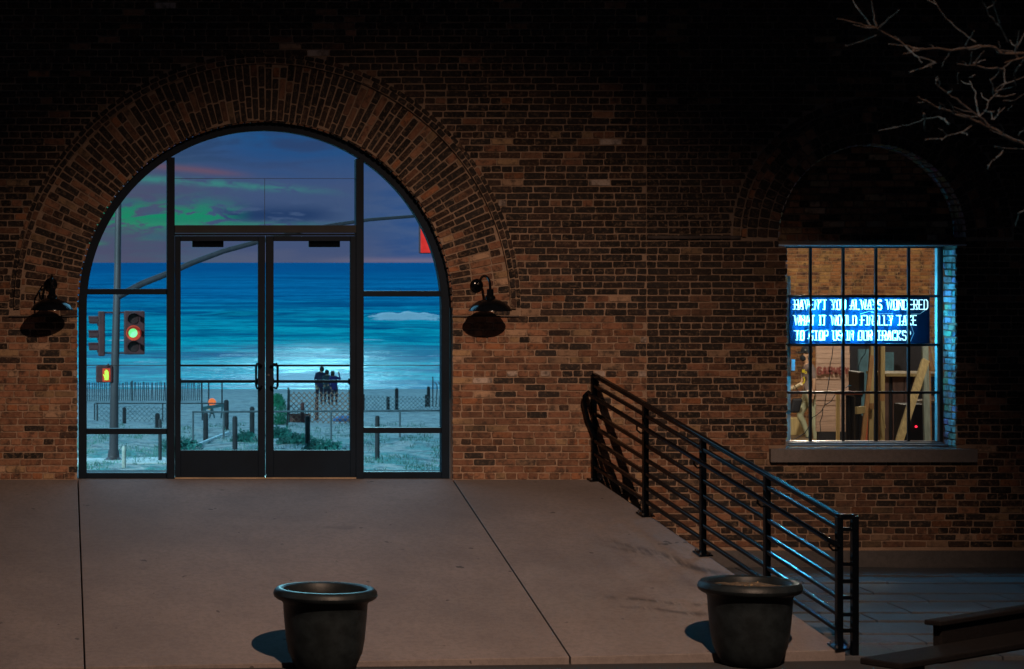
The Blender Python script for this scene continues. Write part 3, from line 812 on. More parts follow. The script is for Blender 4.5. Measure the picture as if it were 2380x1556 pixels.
for pts, r in BR[1:]:
    q = []; base_dd = rnd.uniform(-.35, .35) if r < .006 else 0
    for i, p in enumerate(pts):
        a = z3(*p); t = i/(len(pts)-1)
        q.append(TW(a[0], a[1], base_dd*(t if r < .006 else 0)))
    main = r > .009
    if main:
        q = [crotch+Vector((0, 0, .6)), (q[0]+crotch)/2+Vector((0, 0, .55))]+q; r0 = r*2.2
    # small knots and wobble between the bends
    fine = []
    for i in range(len(q)-1):
        for s_ in range(3):
            t = s_/3; p = q[i].lerp(q[i+1], t); fine.append(p+Vector((rnd.uniform(-1, 1), rnd.uniform(-1, 1), rnd.uniform(-1, 1)))*.0035*(s_ > 0))
    fine.append(q[-1]); n = len(fine)
    r_ = r*.60; rr = [r_*(1.25-.92*i/(n-1))*rnd.uniform(.8, 1.25) for i in range(n)]
    if main: rr = [x*(2.0 if i < 3 else 1) for i, x in enumerate(rr)]
    rr[-1] = max(rr[-1]*1.2, .0018)
    build(MB().tube(fine, rr, 6), 'branch' if r > .005 else 'twig', M_BARK, tree, True)
    rt = random.Random(int(r*1e5)+n)
    for i in range(3, n-1):
        if rt.random() < .30:
            dr = (fine[i+1]-fine[i-1]).normalized(); sdv = Vector((rt.uniform(-1, 1), rt.uniform(-1, 1), rt.uniform(-.6, 1))).normalized()
            e0 = fine[i]; L_ = rt.uniform(.03, .12); e1 = e0+(dr*.6+sdv*.7)*L_*.5; e2 = e1+(dr*.8+sdv*.4)*L_*.5
            build(MB().tube([e0, e1, e2], [.0026, .002, .0013], 4), 'twig', M_BARK, tree, True)
#@@BACK
# ------------------------------------------------------------------ small window of the annex
def z8(x, y): return ((1850+x/2.593)*.952, (560+y/2.593)*.952)
WY = .36
win = thing('steel_window', 'blue-lit grid window of twenty panes in the darker brick annex', 'window', None, (WL, WY, WB))
win.location = (0, 0, 0)
zr = [.355, .837, 1.314, 1.80, 2.28]
xs = [WL+.012+k*(WRR-WL-.024)/5 for k in range(6)]
fm = MB(); fm.box(WL+.001, WL+.02, WY-.02, WY+.05, WB+.02, WT-.001); fm.box(WRR-.03, WRR-.004, WY-.02, WY+.05, WB+.02, WT-.001)
fm.box(WL+.02, WRR-.03, WY-.02, WY+.05, zr[0]-.02, zr[0]); fm.box(WL+.02, WRR-.03, WY-.02, WY+.05, zr[4], WT-.001)
build(fm, 'window_frame', M_STEEL, win)
M_SUB = pbr('blue_grey_paint', (.10, .13, .16), .45)
sb = MB(); sb.box(WL+.001, WRR-.004, WY-.16, WY-.021, WB-.004, WB+.012); sb.box(WL+.001, WRR-.03, WY-.10, WY-.021, WB+.012, WB+.03)
sb.box(WL+.001, WRR-.002, .0, .03, WB-.012, WB-.001)
build(sb, 'inner_sill', M_SUB, win, bevel=.003)
M_WHT = pbr('white_casing_paint', (.25, .27, .27), .6)
build(MB().box(WRR-.052, WRR-.031, WY+.0, WY+.07, zr[0], zr[4]), 'side_casing', M_WHT, win)
build(MB().box(WL+.10, WL+.27, .78, .86, zr[0]-.3, 2.0), 'inner_casing', pbr('grey_casing', (.30, .32, .32), .6), win)
for k in range(1, 5): build(MB().box(xs[k]-.012, xs[k]+.012, WY-.014, WY+.02, zr[0], zr[4]), 'muntin', M_STEEL, win)
for j in range(1, 4): build(MB().box(WL+.02, WRR-.03, WY-.012, WY+.018, zr[j]-.0125, zr[j]+.0125), 'muntin', M_STEEL, win)
for k in range(5):
    for j in range(4):
        build(MB().box(xs[k]+.01, xs[k+1]-.01, WY+.002, WY+.006, zr[j]+.01, zr[j+1]-.01), 'pane', M_GLASS, win)
cx0, cz0 = z8(213, 895); q0 = W(cx0, cz0, 24.5); cx1, cz1 = z8(235, 825); q1 = W(cx1, cz1, 24.5)
tag(build(MB().box(q0.x, q1.x, q0.y-.004, q0.y+.004, q0.z, q1.z), 'paper_card', pbr('pale_blue_card', (.35, .6, .75), .7)), 'small pale blue card stuck inside the window by the man in the cap', 'card')

# ------------------------------------------------------------------ neon sign
GL = {  # strokes in a 1 x 1.6 cell, (x, z)
 'A': [[(0, 0), (.4, 1), (.6, 1), (1, 0)], [(.18, .38), (.82, .38)]],
 'C': [[(1, .8), (.85, 1), (.15, 1), (0, .85), (0, .15), (.15, 0), (.85, 0), (1, .2)]],
 'D': [[(0, 0), (0, 1), (.7, 1), (1, .8), (1, .2), (.7, 0), (0, 0)]],
 'E': [[(1, 1), (0, 1), (0, 0), (1, 0)], [(0, .5), (.8, .5)]],
 'F': [[(1, 1), (0, 1), (0, 0)], [(0, .52), (.8, .52)]],
 'G': [[(1, .8), (.85, 1), (.15, 1), (0, .85), (0, .15), (.15, 0), (.85, 0), (1, .15), (1, .45), (.55, .45)]],
 'H': [[(0, 0), (0, 1)], [(1, 0), (1, 1)], [(0, .5), (1, .5)]],
 'I': [[(.5, 0), (.5, 1)]], 'K': [[(0, 0), (0, 1)], [(1, 1), (.05, .5), (1, 0)]],
 'L': [[(0, 1), (0, 0), (1, 0)]], 'N': [[(0, 0), (0, 1), (1, 0), (1, 1)]],
 'O': [[(.15, 0), (0, .15), (0, .85), (.15, 1), (.85, 1), (1, .85), (1, .15), (.85, 0), (.15, 0)]],
 'P': [[(0, 0), (0, 1), (.85, 1), (1, .87), (1, .6), (.85, .47), (0, .47)]],
 'R': [[(0, 0), (0, 1), (.85, 1), (1, .87), (1, .62), (.85, .5), (0, .5)], [(.5, .5), (1, 0)]],
 'S': [[(1, .85), (.85, 1), (.15, 1), (0, .87), (0, .65), (.15, .53), (.85, .47), (1, .35), (1, .13), (.85, 0), (.15, 0), (0, .15)]],
 'T': [[(0, 1), (1, 1)], [(.5, 1), (.5, 0)]], 'U': [[(0, 1), (0, .15), (.15, 0), (.85, 0), (1, .15), (1, 1)]],
 'V': [[(0, 1), (.5, 0), (1, 1)]], 'W': [[(0, 1), (.25, 0), (.5, .85), (.75, 0), (1, 1)]],
 'Y': [[(0, 1), (.5, .48), (1, 1)], [(.5, .48), (.5, 0)]],
 "'": [[(.5, 1), (.4, .75)]], '?': [[(0, .8), (.2, 1), (.8, 1), (1, .85), (1, .65), (.5, .45), (.5, .22)], [(.5, .06), (.5, 0)]]}
CW = {'W': 1.25, 'I': .25, "'": .3, ' ': .55, '?': .7}
def layout(text, x0, x1, gap=.40):
    tot = sum(CW.get(c, .85) for c in text)+gap*(len(text)-1); s = (x1-x0)/tot; x = x0; out = []
    for c in text:
        w = CW.get(c, .85)*s
        if c != ' ': out.append((c, x, w))
        x += w+gap*s
    return out
SD = 24.47
sign = thing('neon_sign', 'glowing cyan three-line neon text sign on dark blue board behind window', 'neon sign', None, (0, 0, 0))
M_BOARD = pbr('deep_blue_board', (.0015, .021, .062), .6, 0, .15, 3, spec=.02)
c0_, c1_ = W(1835, 804, SD+.06), W(2161, 686, SD+.06)
build(MB().box(c0_.x, c1_.x, c0_.y, c0_.y+.02, c0_.z, c1_.z), 'sign_board', M_BOARD, sign, bevel=.003)
M_NEON = pbr('lit_neon_tube', (.5, .9, 1), .3, emit=(.66, .93, 1.0), es=1.25)
def neon(text, px0, px1, py0, py1):
    for c, x, w in layout(text, px0, px1):
        m = MB()
        for st in GL[c]:
            pts = [W(x+w*a, py1-(py1-py0)*b, SD) for a, b in st]
            m.tube(pts, .0058, 6)
            for e in (pts[0], pts[-1]): m.tube([e, e+Vector((0, .055, 0))], .004, 4)
        build(m, 'letter', M_NEON, sign, True)
neon("HAVEN'T YOU ALWAYS WONDERED", 1847, 2156, 697.5, 719.5)
neon("WHAT IT WOULD FINALLY TAKE", 1847, 2130, 734, 756)
neon("TO STOP US IN OUR TRACKS?", 1849, 2116, 769.5, 791)
for row_, (xa_, xb_, yy_2) in enumerate(((1862, 2085, 708), (1862, 2075, 745), (1865, 2065, 780))):      # the light the tubes give off
    for q in range(6):
        nl = bpy.data.lights.new('neon_glow', 'POINT'); nl.energy = 8; nl.color = (.05, .58, 1.0); nl.shadow_soft_size = 0.0
        no = bpy.data.objects.new('neon_glow', nl); C.objects.link(no); no.location = W(xa_+(xb_-xa_)*q/5, yy_2, SD)+Vector((0, -.02, 0)); no.parent = sign
M_WIRE = pbr('black_cable', (.01, .01, .012), .5)
for pts in ([(1885, 764), (1868, 771), (1850, 779)], [(2000, 730), (2020, 724), (2045, 730), (2075, 729)], [(2150, 722), (2138, 730), (2118, 731)], [(2118, 758), (2124, 775), (2116, 794)]):
    build(MB().tube([W(x, y, SD+.03) for x, y in pts], .003, 5), 'neon_wire', pbr('pale_wire', (.3, .5, .6), .5), sign, True)
for x, y in ((2007, 724), (2015, 761), (2022, 763), (2112, 720), (2125, 784), (1985, 760), (2046, 761)):
    p = W(x, y, SD+.055); build(MB().tube([p, p+Vector((0, -.008, 0))], .004, 6), 'screw', M_CYL, sign)

# ------------------------------------------------------------------ room behind the window
room = bpy.data.objects.new('workshop_room', None); C.objects.link(room); struct(room, 'lit room behind the small window')
M_PLAS = pbr('dim_plaster', (.22, .16, .11), .9); M_FLOOR = pbr('plank_floor', (.24, .17, .10), .7, 0, .3, 2)
RX0, RX1, RZ0, RZ1, RD = 7.0, 19.5, -1.0, 4.6, 45.8
ry1 = RD-CAMD
build(MB().box(RX0+1.0, RX1, .45, ry1, RZ0-.15, RZ0), 'floor', M_FLOOR, room)
build(MB().box(RX0+.9, RX1, .45, ry1, RZ1, RZ1+.2), 'ceiling', M_PLAS, room)
sw = MB()
for z in (RZ0-.15, RZ1+.2):
    for x, y in ((RX0+.05, .45), (RX0+.2, .45), (RX0+1.1, ry1), (RX0+.95, ry1)): sw.v.append(Vector((x, y, z)))
for q in ((3, 2, 1, 0), (4, 5, 6, 7), (0, 1, 5, 4), (1, 2, 6, 5), (2, 3, 7, 6), (3, 0, 4, 7)): sw.face(q)
build(sw, 'side_wall', M_PLAS, room)
build(MB().box(RX1, RX1+.2, .45, ry1, RZ0-.15, RZ1+.2), 'side_wall', M_PLAS, room)
build(MB().box(RX0+.95, RX1+.2, ry1+.03, ry1+.25, RZ0-.15, RZ1+.2), 'back_wall', pbr('inner_mortar', (.30, .17, .09), .95), room)
bi = BrickSet()
def inner_col():
    q = rnd.random(); s = rnd.uniform(.75, 1.2); c = (.36, .15, .055) if q < .6 else ((.42, .22, .08) if q < .85 else (.22, .09, .045)); return tuple(v*s for v in c)
zc = RZ0
while zc < 3.6:
    x = 13.2+rnd.uniform(0, .1)
    while x < 18.2:
        bi.add((x+.1, ry1+.02, zc+.033), (1, 0, 0), (0, 0, 1), (0, -1, 0), .2, .055, .03, inner_col(), False); x += .211
    zc += .0672
o = place_bricks(bi, room, Vector((0, 0, 0)), 0, 'inner_bricks')
for i, (x, y, e) in enumerate(((10.2, 2.6, 270), (12.5, 16.2, 900), (16.2, 17.0, 190))):
    lm = bpy.data.lights.new('room_lamp', 'POINT'); lm.energy = e; lm.color = (1.0, .84, .64); lm.shadow_soft_size = .12
    lob = bpy.data.objects.new('room_lamp', lm); C.objects.link(lob); lob.location = (x, y, 3.75)
    t = thing('pendant_lamp', ('pendant lamp nearest the window', 'pendant lamp in the middle of the room', 'pendant lamp by the back wall')[i]+', above the view', 'pendant lamp', None, (x, y, RZ1))
    build(MB().tube([(0, 0, 0), (0, 0, -.55)], .008, 6), 'cord', M_WIRE, t)
    build(MB().lathe([(.03, -.55), (.12, -.58), (.24, -.72), (.23, -.72), (.1, -.60), (.02, -.57)], n=24), 'lamp_shade', M_LAMP, t, True)

def zW(x, y, d): return W(*z8(x, y), d)
def plank(x0, y0, x1, y1, d0, d1, w, th, mat, name='plank', par=None, up=None):
    return build(MB().beam(zW(x0, y0, d0), zW(x1, y1, d1), w, th, up=up or Vector((0, 1, 0))), name, mat, par, bevel=.004)
M_PINE = pbr('pale_pine', (.50, .38, .18), .6, 0, .22, 5, .2, 40, stretch=(8, 8, .6))
M_OAK = pbr('varnished_wood', (.40, .21, .085), .5, 0, .25, 5, .2, 40, stretch=(8, 8, .6))
M_RED = pbr('orange_red_paint', (.60, .14, .06), .5)
e1 = thing('easel', 'tall wooden easel with crosspiece shelf, middle of the window', 'easel')
plank(745, 600, 640, 1560, 28.6, 28.3, .05, .03, M_OAK, 'leg', e1); plank(752, 600, 662, 1560, 28.7, 28.5, .014, .05, M_PINE, 'leg', e1)
plank(732, 560, 712, 1500, 28.55, 28.5, .055, .03, M_PINE, 'mast', e1); plank(722, 600, 690, 1180, 28.6, 28.5, .022, .03, M_OAK, 'mast', e1)
plank(622, 1148, 745, 1135, 28.3, 28.6, .03, .085, M_PINE, 'shelf', e1, Vector((0, 0, 1))); plank(684, 1165, 672, 1560, 28.5, 28.4, .05, .03, M_RED, 'brace', e1)
plank(722, 1100, 722, 1140, 28.45, 28.45, .07, .04, M_OAK, 'clamp', e1)
e2 = thing('easel', 'narrow upright wooden easel just right of the shelf easel', 'easel')
plank(790, 560, 788, 1560, 29.0, 29.0, .05, .04, M_PINE, 'mast', e2); plank(772, 600, 778, 1560, 29.1, 29.0, .035, .04, M_OAK, 'mast', e2)
plank(770, 1060, 800, 1062, 28.9, 28.9, .05, .10, M_OAK, 'clamp', e2, Vector((0, 0, 1))); plank(783, 1130, 806, 1260, 28.9, 28.9, .014, .02, M_PINE, 'brace', e2)
e3 = thing('trestle', 'pale wooden A-shaped trestle leaning at the right of the window', 'trestle')
plank(1062, 830, 870, 1420, 27.6, 27.0, .085, .045, M_PINE, 'leg', e3); plank(1052, 560, 1075, 1480, 27.8, 27.6, .07, .05, pbr('blue_grey_wood', (.33, .40, .36), .6, 0, .2, 5, stretch=(8, 8, .6)), 'post', e3)
plank(1083, 900, 1092, 1480, 27.75, 27.6, .03, .05, M_OAK, 'post', e3)
ct = thing('counter', 'counter with pale top and dark slatted front inside the room', 'counter')
M_DK = pbr('dark_panel', (.012, .012, .018), .6); M_SLAT = pbr('brown_purple_slat', (.16, .09, .075), .6)
a, b = zW(770, 918, 31), zW(1175, 905, 31); build(MB().box(a.x, b.x, a.y-.25, a.y+.5, a.z-.02, a.z+.02), 'counter_top', M_PINE, ct, bevel=.005)
build(MB().box(a.x+.1, b.x, a.y-.1, a.y+.4, RZ0, a.z-.021), 'carcass', M_DK, ct)
for x, w in ((810, 24), (862, 26), (895, 44), (930, 16), (985, 18), (1120, 70)):
    p = zW(x, 1000, 30.9); build(MB().box(p.x-w/2/2.593*.952*30.9/FPX, p.x+w/2/2.593*.952*30.9/FPX, a.y-.14, a.y-.101, RZ0+.05, a.z-.022-(.25 if x == 1120 else 0)), 'slat', M_SLAT, ct)
bx = thing('plank_board', 'pinkish plank board with red lettering GARVEY behind the man', 'board')
M_PK = pbr('pinkish_plank', (.40, .27, .21), .8, 0, .2, 3, stretch=(.7, 8, 8)); DP = 42.0
y0_, n_ = 720, 17; h_ = (1282-y0_)/n_
for i in range(n_):
    a, b = zW(370, y0_+i*h_+h_-1.6, DP), zW(582+rnd.uniform(-2, 2), y0_+i*h_, DP)
    build(MB().box(a.x, b.x, a.y+rnd.uniform(-.008, .008), a.y+.04, a.z, b.z), 'plank', M_PK, bx)
M_LET = pbr('faded_red_lettering', (.22, .06, .05), .8)
for c, x, w in layout('GARVEY', 378, 575, .35):
    m = MB()
    for st in GL[c]:
        for p, q in zip(st[:-1], st[1:]): m.beam(zW(x+w*p[0], 918-42*p[1], DP-.03), zW(x+w*q[0], 918-42*q[1], DP-.03), .035, .006, up=Vector((0, 1, 0)))
    build(m, 'lettering', M_LET, bx)
p = zW(510, 1050, 40.5); build(MB().box(p.x-.025, p.x+.025, p.y, p.y+.05, RZ0, zW(510, 1045, 40.5).z), 'board_prop', M_PINE, bx)
a, b = zW(385, 1345, DP), zW(582, 1284, DP); build(MB().box(a.x, b.x, a.y, a.y+.1, RZ0, b.z), 'board_base', M_DK, bx)
cab = thing('dark_doorway', 'dark open doorway beside the plank board with a dim blue pane', 'doorway')
a, b = zW(586, 1340, 42.5), zW(1050, 500, 42.5); build(MB().box(a.x, b.x, a.y, a.y+.1, RZ0, b.z), 'dark_panel', M_DK, cab)
a, b = zW(640, 1180, 42.3), zW(712, 760, 42.3); build(MB().box(a.x, b.x, a.y, a.y+.05, a.z, b.z), 'blue_panel', pbr('dim_blue_panel', (.05, .12, .16), .6), cab)
a, b = zW(800, 900, 42.3), zW(862, 780, 42.3); build(MB().box(a.x, b.x, a.y, a.y+.05, a.z, b.z), 'blue_panel', pbr('dim_blue_panel', (.05, .12, .16), .6), cab)
cht = thing('chair', 'dark padded chair with a red seat edge beside the doorway', 'chair', None, (0, 0, 0))
a, b = zW(585, 1050, 36), zW(640, 1000, 36)
build(MB().box(a.x, b.x, a.y-.2, a.y+.3, a.z-.02, a.z+.05), 'seat', M_DK, cht, bevel=.02); build(MB().box(a.x-.3, b.x-.02, a.y-.24, a.y-.2, a.z+.02, a.z+.07), 'seat_edge', M_RED, cht, bevel=.01)
build(MB().box(b.x-.06, b.x+.02, a.y-.2, a.y+.3, a.z+.05, a.z+.35), 'backrest', M_DK, cht, bevel=.02)
for sx in (a.x+.04, b.x-.04):
    for sy in (a.y-.15, a.y+.25): build(MB().box(sx-.02, sx+.02, sy-.02, sy+.02, RZ0, a.z-.02), 'leg', M_DK, cht)
bn2 = zW(1125, 1200, 29.5); bin_ = thing('waste_bin', 'black barrel bin behind the trestle at the window right edge', 'bin', None, (bn2.x+.0, bn2.y, RZ0))
ztop = zW(1125, 1085, 29.5).z-RZ0
build(MB().lathe([(.0, 0), (.21, 0), (.24, .1), (.25, ztop), (.235, ztop), (.22, .1), (.0, .08)], n=32), 'barrel', pbr('black_plastic', (.01, .012, .018), .35), bin_, True)
build(MB().lathe([(.25, ztop-.03), (.268, ztop-.02), (.268, ztop), (.25, ztop+.01)], n=32), 'rim', M_CYL, bin_, True)
lb = thing('stacked_boards', 'boards leaning in a stack above the counter, right edge', 'boards')
for i, (xa, xb) in enumerate(((1078, 1108), (1092, 1124), (1106, 1140), (1124, 1152))):
    plank(xa, 745-i*3+15*(i == 3), xb, 900, 30.6+.04*i, 30.5+.04*i, .055, .02, (M_OAK, M_PINE, M_OAK, M_PK)[i], 'plank', lb)
led = zW(1003, 1250, 27.9)
t = thing('amplifier', 'black box with a tiny red light at the trestle foot', 'amplifier')
build(MB().box(led.x-.12, led.x+.16, led.y+.01, led.y+.4, RZ0, led.z+.25), 'cabinet', M_DK, t, bevel=.01)
build(MB().tube([led+Vector((0, .012, 0)), led+Vector((0, -.006, 0))], .012, 8), 'indicator_light', pbr('red_led', (.5, 0, 0), emit=(1, .02, .05), es=3), t)
M_CBL = M_WIRE
for nm, pts, d in (('long cable hanging inside the window from the neon sign', [(477, 738), (470, 800), (458, 860), (455, 930), (445, 1000), (430, 1060), (425, 1110), (405, 1150), (370, 1180), (345, 1192), (330, 1240), (300, 1290), (225, 1335)], 24.8),
                   ('short cable crossing the long one inside the window', [(490, 1050), (465, 1090), (425, 1115), (412, 1135), (410, 1175), (395, 1220), (398, 1285)], 24.82),
                   ('thin cable curving in the window centre', [(688, 740), (680, 790), (655, 820), (640, 860), (638, 900)], 24.84),
                   ('short cable end near the chair', [(555, 1006), (575, 992), (590, 988)], 24.84)):
    fine = []
    P_ = [zW(x, y, d) for x, y in pts]
    for i in range(len(P_)-1):
        for s_ in range(4): fine.append(P_[i].lerp(P_[i+1], s_/4)+Vector((rnd.uniform(-.002, .002), 0, 0)))
    fine.append(P_[-1])
    tag(build(MB().tube(fine, .0042, 5), 'cable', M_CBL, None, True), nm, 'cable')

# ------------------------------------------------------------------ people
def skin_mesh(name, J, E, mats, labels, sub=2):
    """J: name -> (Vector, radius, label)"""
    me = bpy.data.meshes.new(name); names = list(J); ix = {n: i for i, n in enumerate(names)}
    me.from_pydata([tuple(J[n][0]) for n in names], [(ix[a], ix[b]) for a, b in E], []); me.update()
    tmp = bpy.data.objects.new('tmp', me); C.objects.link(tmp)
    md = tmp.modifiers.new('s', 'SKIN'); md.use_smooth_shade = True
    sv = me.skin_vertices[0].data
    for i, n in enumerate(names): r = J[n][1]; sv[i].radius = r if isinstance(r, tuple) else (r, r); sv[i].use_root = (i == 0)
    sb_ = tmp.modifiers.new('u', 'SUBSURF'); sb_.levels = sub
    dg = bpy.context.evaluated_depsgraph_get(); out = bpy.data.meshes.new_from_object(tmp.evaluated_get(dg))
    bpy.data.objects.remove(tmp); out.name = name; out.materials.clear()
    for m in mats: out.materials.append(m)
    segs = [(J[a][0], J[b][0], J[a][2], J[b][2]) for a, b in E]
    for p in out.polygons:
        c = p.center; best = 9e9; lab = 0
        for a, b, la, lb_ in segs:
            ab = b-a; t = max(0, min(1, (c-a).dot(ab)/max(1e-9, ab.dot(ab)))); dd = (c-(a+ab*t)).length
            if dd < best: best = dd; lab = la if t < .5 else lb_
        p.material_index = lab; p.use_smooth = True
    return out
M_SKIN = pbr('skin', (.55, .34, .23), .55, 0, .1, 20); M_SHIRT = pbr('grey_tshirt', (.20, .155, .15), .85, 0, .2, 8, .4, 12)
M_PANT = pbr('sage_trousers', (.44, .47, .33), .85, 0, .15, 8, .5, 9); M_SHOE = pbr('dark_shoes', (.02, .02, .02), .6)
M_HAIR = pbr('dark_hair', (.015, .012, .01), .6); M_CAPM = pbr('black_cap_cloth', (.012, .014, .022), .8); M_YEL = pbr('yellow_print', (.75, .62, .03), .7)
def z3c(x, y, d=43.4): return W((1900+x/5.559)*.952, (820+y/5.559)*.952, d)
pn = thing('person', 'person in dark cap and mask, grey t-shirt and sage trousers, inside the window', 'person')
dN, dF = 43.2, 43.62
J = {'pelvis': (z3c(420, 800), .125, 2), 'waist': (z3c(412, 690), .105, 1), 'chest': (z3c(405, 520), .125, 1), 'upper': (z3c(402, 430), .10, 1), 'neck': (z3c(395, 375), .05, 0), 'jaw': (z3c(370, 320), .062, 0), 'head': (z3c(378, 255), .088, 0), 'crown': (z3c(385, 205), .07, 0),
 'nsh': (z3c(455, 440, dN), .062, 1), 'nsl': (z3c(485, 540, dN-.02), .056, 1), 'nel': (z3c(492, 625, dN-.05), .038, 0), 'nwr': (z3c(480, 740, dN-.05), .026, 0), 'nha': (z3c(472, 785, dN-.05), .032, 0),
 'fsh': (z3c(365, 440, dF), .06, 1), 'fsl': (z3c(345, 530, dF-.02), .052, 1), 'fel': (z3c(335, 630, dF-.1), .036, 0), 'fwr': (z3c(262, 690, dF-.25), .026, 0), 'fha': (z3c(225, 700, dF-.28), .03, 0),
 'nhip': (z3c(460, 850, dN+.08), .10, 2), 'nkn': (z3c(490, 1090, dN+.08), .065, 2), 'nca': (z3c(500, 1230, dN+.08), .058, 2), 'nan': (z3c(508, 1400, dN+.08), .045, 2), 'nhe': (z3c(512, 1452, dN+.08), .042, 3), 'nto': (z3c(430, 1470, dN), .035, 3),
 'fhip': (z3c(390, 860, dF-.08), .098, 2), 'fkn': (z3c(285, 1080, dF-.08), .066, 2), 'fca': (z3c(345, 1190, dF-.08), .055, 2), 'fan': (z3c(395, 1340, dF-.08), .042, 2), 'fhe': (z3c(405, 1400, dF-.08), .04, 3), 'fto': (z3c(330, 1425, dF-.1), .034, 3)}
E = [('pelvis', 'waist'), ('waist', 'chest'), ('chest', 'upper'), ('upper', 'neck'), ('neck', 'jaw'), ('jaw', 'head'), ('head', 'crown'), ('upper', 'nsh'), ('nsh', 'nsl'), ('nsl', 'nel'), ('nel', 'nwr'), ('nwr', 'nha'), ('upper', 'fsh'), ('fsh', 'fsl'), ('fsl', 'fel'), ('fel', 'fwr'), ('fwr', 'fha'),
 ('pelvis', 'nhip'), ('nhip', 'nkn'), ('nkn', 'nca'), ('nca', 'nan'), ('nan', 'nhe'), ('nhe', 'nto'), ('pelvis', 'fhip'), ('fhip', 'fkn'), ('fkn', 'fca'), ('fca', 'fan'), ('fan', 'fhe'), ('fhe', 'fto')]
for h, base, dr in (('nha', 'nha', Vector((-.02, -.01, -1))), ('fha', 'fha', Vector((-1, -.2, -.15)))):
    p0 = J[h][0]; dr = dr.normalized(); sd_ = Vector((0, 1, 0)) if h == 'nha' else Vector((0, .3, 1)).normalized()
    for i, l in enumerate((.062, .075, .07, .055)):
        a = p0+dr*.035+sd_*(.022*(i-1.5)); k1, k2, k3 = f'{h}{i}a', f'{h}{i}b', f'{h}{i}c'
        J[k1] = (a, .0095, 0); J[k2] = (a+dr*l*.55, .009, 0); J[k3] = (a+dr*l*.95+Vector((-.014, 0, -.006)), .008, 0); E += [(h, k1), (k1, k2), (k2, k3)]
    a = p0+sd_*-.035; J[h+'t1'] = (a, .011, 0); J[h+'t2'] = (a+dr*.045-sd_*.014, .010, 0); E += [(h, h+'t1'), (h+'t1', h+'t2')]
link('body', skin_mesh('body', J, E, [M_SKIN, M_SHIRT, M_PANT, M_SHOE], None), None, pn)
hc = J['head'][0]
build(MB().lathe([(.0, .125), (.05, .12), (.085, .09), (.102, .045), (.106, .0), (.10, .0), (.0, .01)], hc+Vector((.012, 0, .035)), 28), 'cap', M_CAPM, pn, True)
capv = MB(); n = 12
for i in range(n+1):
    a = math.pi*(.5+i/n); capv.v.append(hc+Vector((.012-.0+.10*math.cos(a)*.9, .085*math.sin(a), .048))); capv.v.append(hc+Vector((-.05+.13*math.cos(a), .075*math.sin(a), .030)))
for i in range(n): capv.face((2*i, 2*i+1, 2*i+3, 2*i+2))
o = build(capv, 'cap_brim', M_CAPM, pn); so_ = o.modifiers.new('t', 'SOLIDIFY'); so_.thickness = .008
for dx_ in (-.045, .03): build(MB().tube([hc+Vector((dx_, -.098, .085)), hc+Vector((dx_, -.112, .083))], .016, 8), 'cap_badge', M_WHT, pn)
build(MB().lathe([(.0, .055), (.03, .05), (.055, .03), (.06, 0), (.05, -.035), (.02, -.055), (.0, -.058)], hc+Vector((-.052, -.01, -.062)), 16), 'face_mask', M_CAPM, pn, True)
build(MB().lathe([(.0, .03), (.012, .028), (.016, 0), (.01, -.022), (0, -.026)], hc+Vector((.012, -.088, -.02)), 10), 'ear', M_SKIN, pn, True)
build(MB().lathe([(.0, .06), (.05, .045), (.075, 0), (.06, -.06), (.0, -.085)], hc+Vector((.045, .005, -.035)), 16), 'hair', M_HAIR, pn, True)
for q in (-.032, .034):
    e = hc+Vector((-.085, q-.01, .005)); build(MB().lathe([(0, .009), (.009, 0), (0, -.009)], e, 8), 'eye', M_WHT, pn, True)
yp = MB()
for (x, y, w, h) in ((310, 470, 7, 46), (322, 475, 7, 36), (334, 470, 7, 46), (352, 500, 22, 9), (352, 480, 22, 8), (363, 490, 7, 20)):
    p = z3c(x+18, y+10, 43.22); yp.obox(p, Vector((1, 0, 0)), Vector((0, 1, 0)), Vector((0, 0, 1)), w/5.559*.952*43/FPX, .03, h/5.559*.952*43/FPX)
build(yp, 'shirt_print', M_YEL, pn)
lan = [z3c(*p, 43.2) for p in ((345, 560), (358, 600), (350, 640), (322, 655), (300, 660))]
build(MB().tube(lan, .012, 6), 'lanyard', M_YEL, pn, True)
hb = thing('tool_bag', 'dark glittering bag held low in front of the person', 'bag'); p = z3c(235, 950, 43.1)
build(MB().obox(p, Vector((1, 0, 0)), Vector((0, 1, 0)), Vector((.25, 0, .97)), .17, .12, .26), 'bag_body', M_DK, hb, bevel=.03)
build(MB().tube([p+Vector((-.06, 0, .2)), p+Vector((-.02, 0, .36)), p+Vector((.08, 0, .2))], .01, 6), 'strap', M_DK, hb, True)
a = z3c(180, 720, 43.3); b = z3c(312, 655, 43.1); tag(build(MB().tube([a, (a+b)/2+Vector((0, 0, -.015)), b], [.035, .04, .03], 10), 'paper_roll', pbr('cream_paper', (.75, .62, .42), .8), None, True), 'pale paper roll held out at the waist by the person in the cap', 'paper roll')
a = z3c(188, 1120, 44.2); b = z3c(380, 1420, 44.2)
tag(build(MB().box(a.x-.3, b.x, a.y, a.y+.4, RZ0, a.z), 'crate', M_PINE, None, bevel=.01), 'pale wooden crate behind the stepping legs of the person', 'crate')
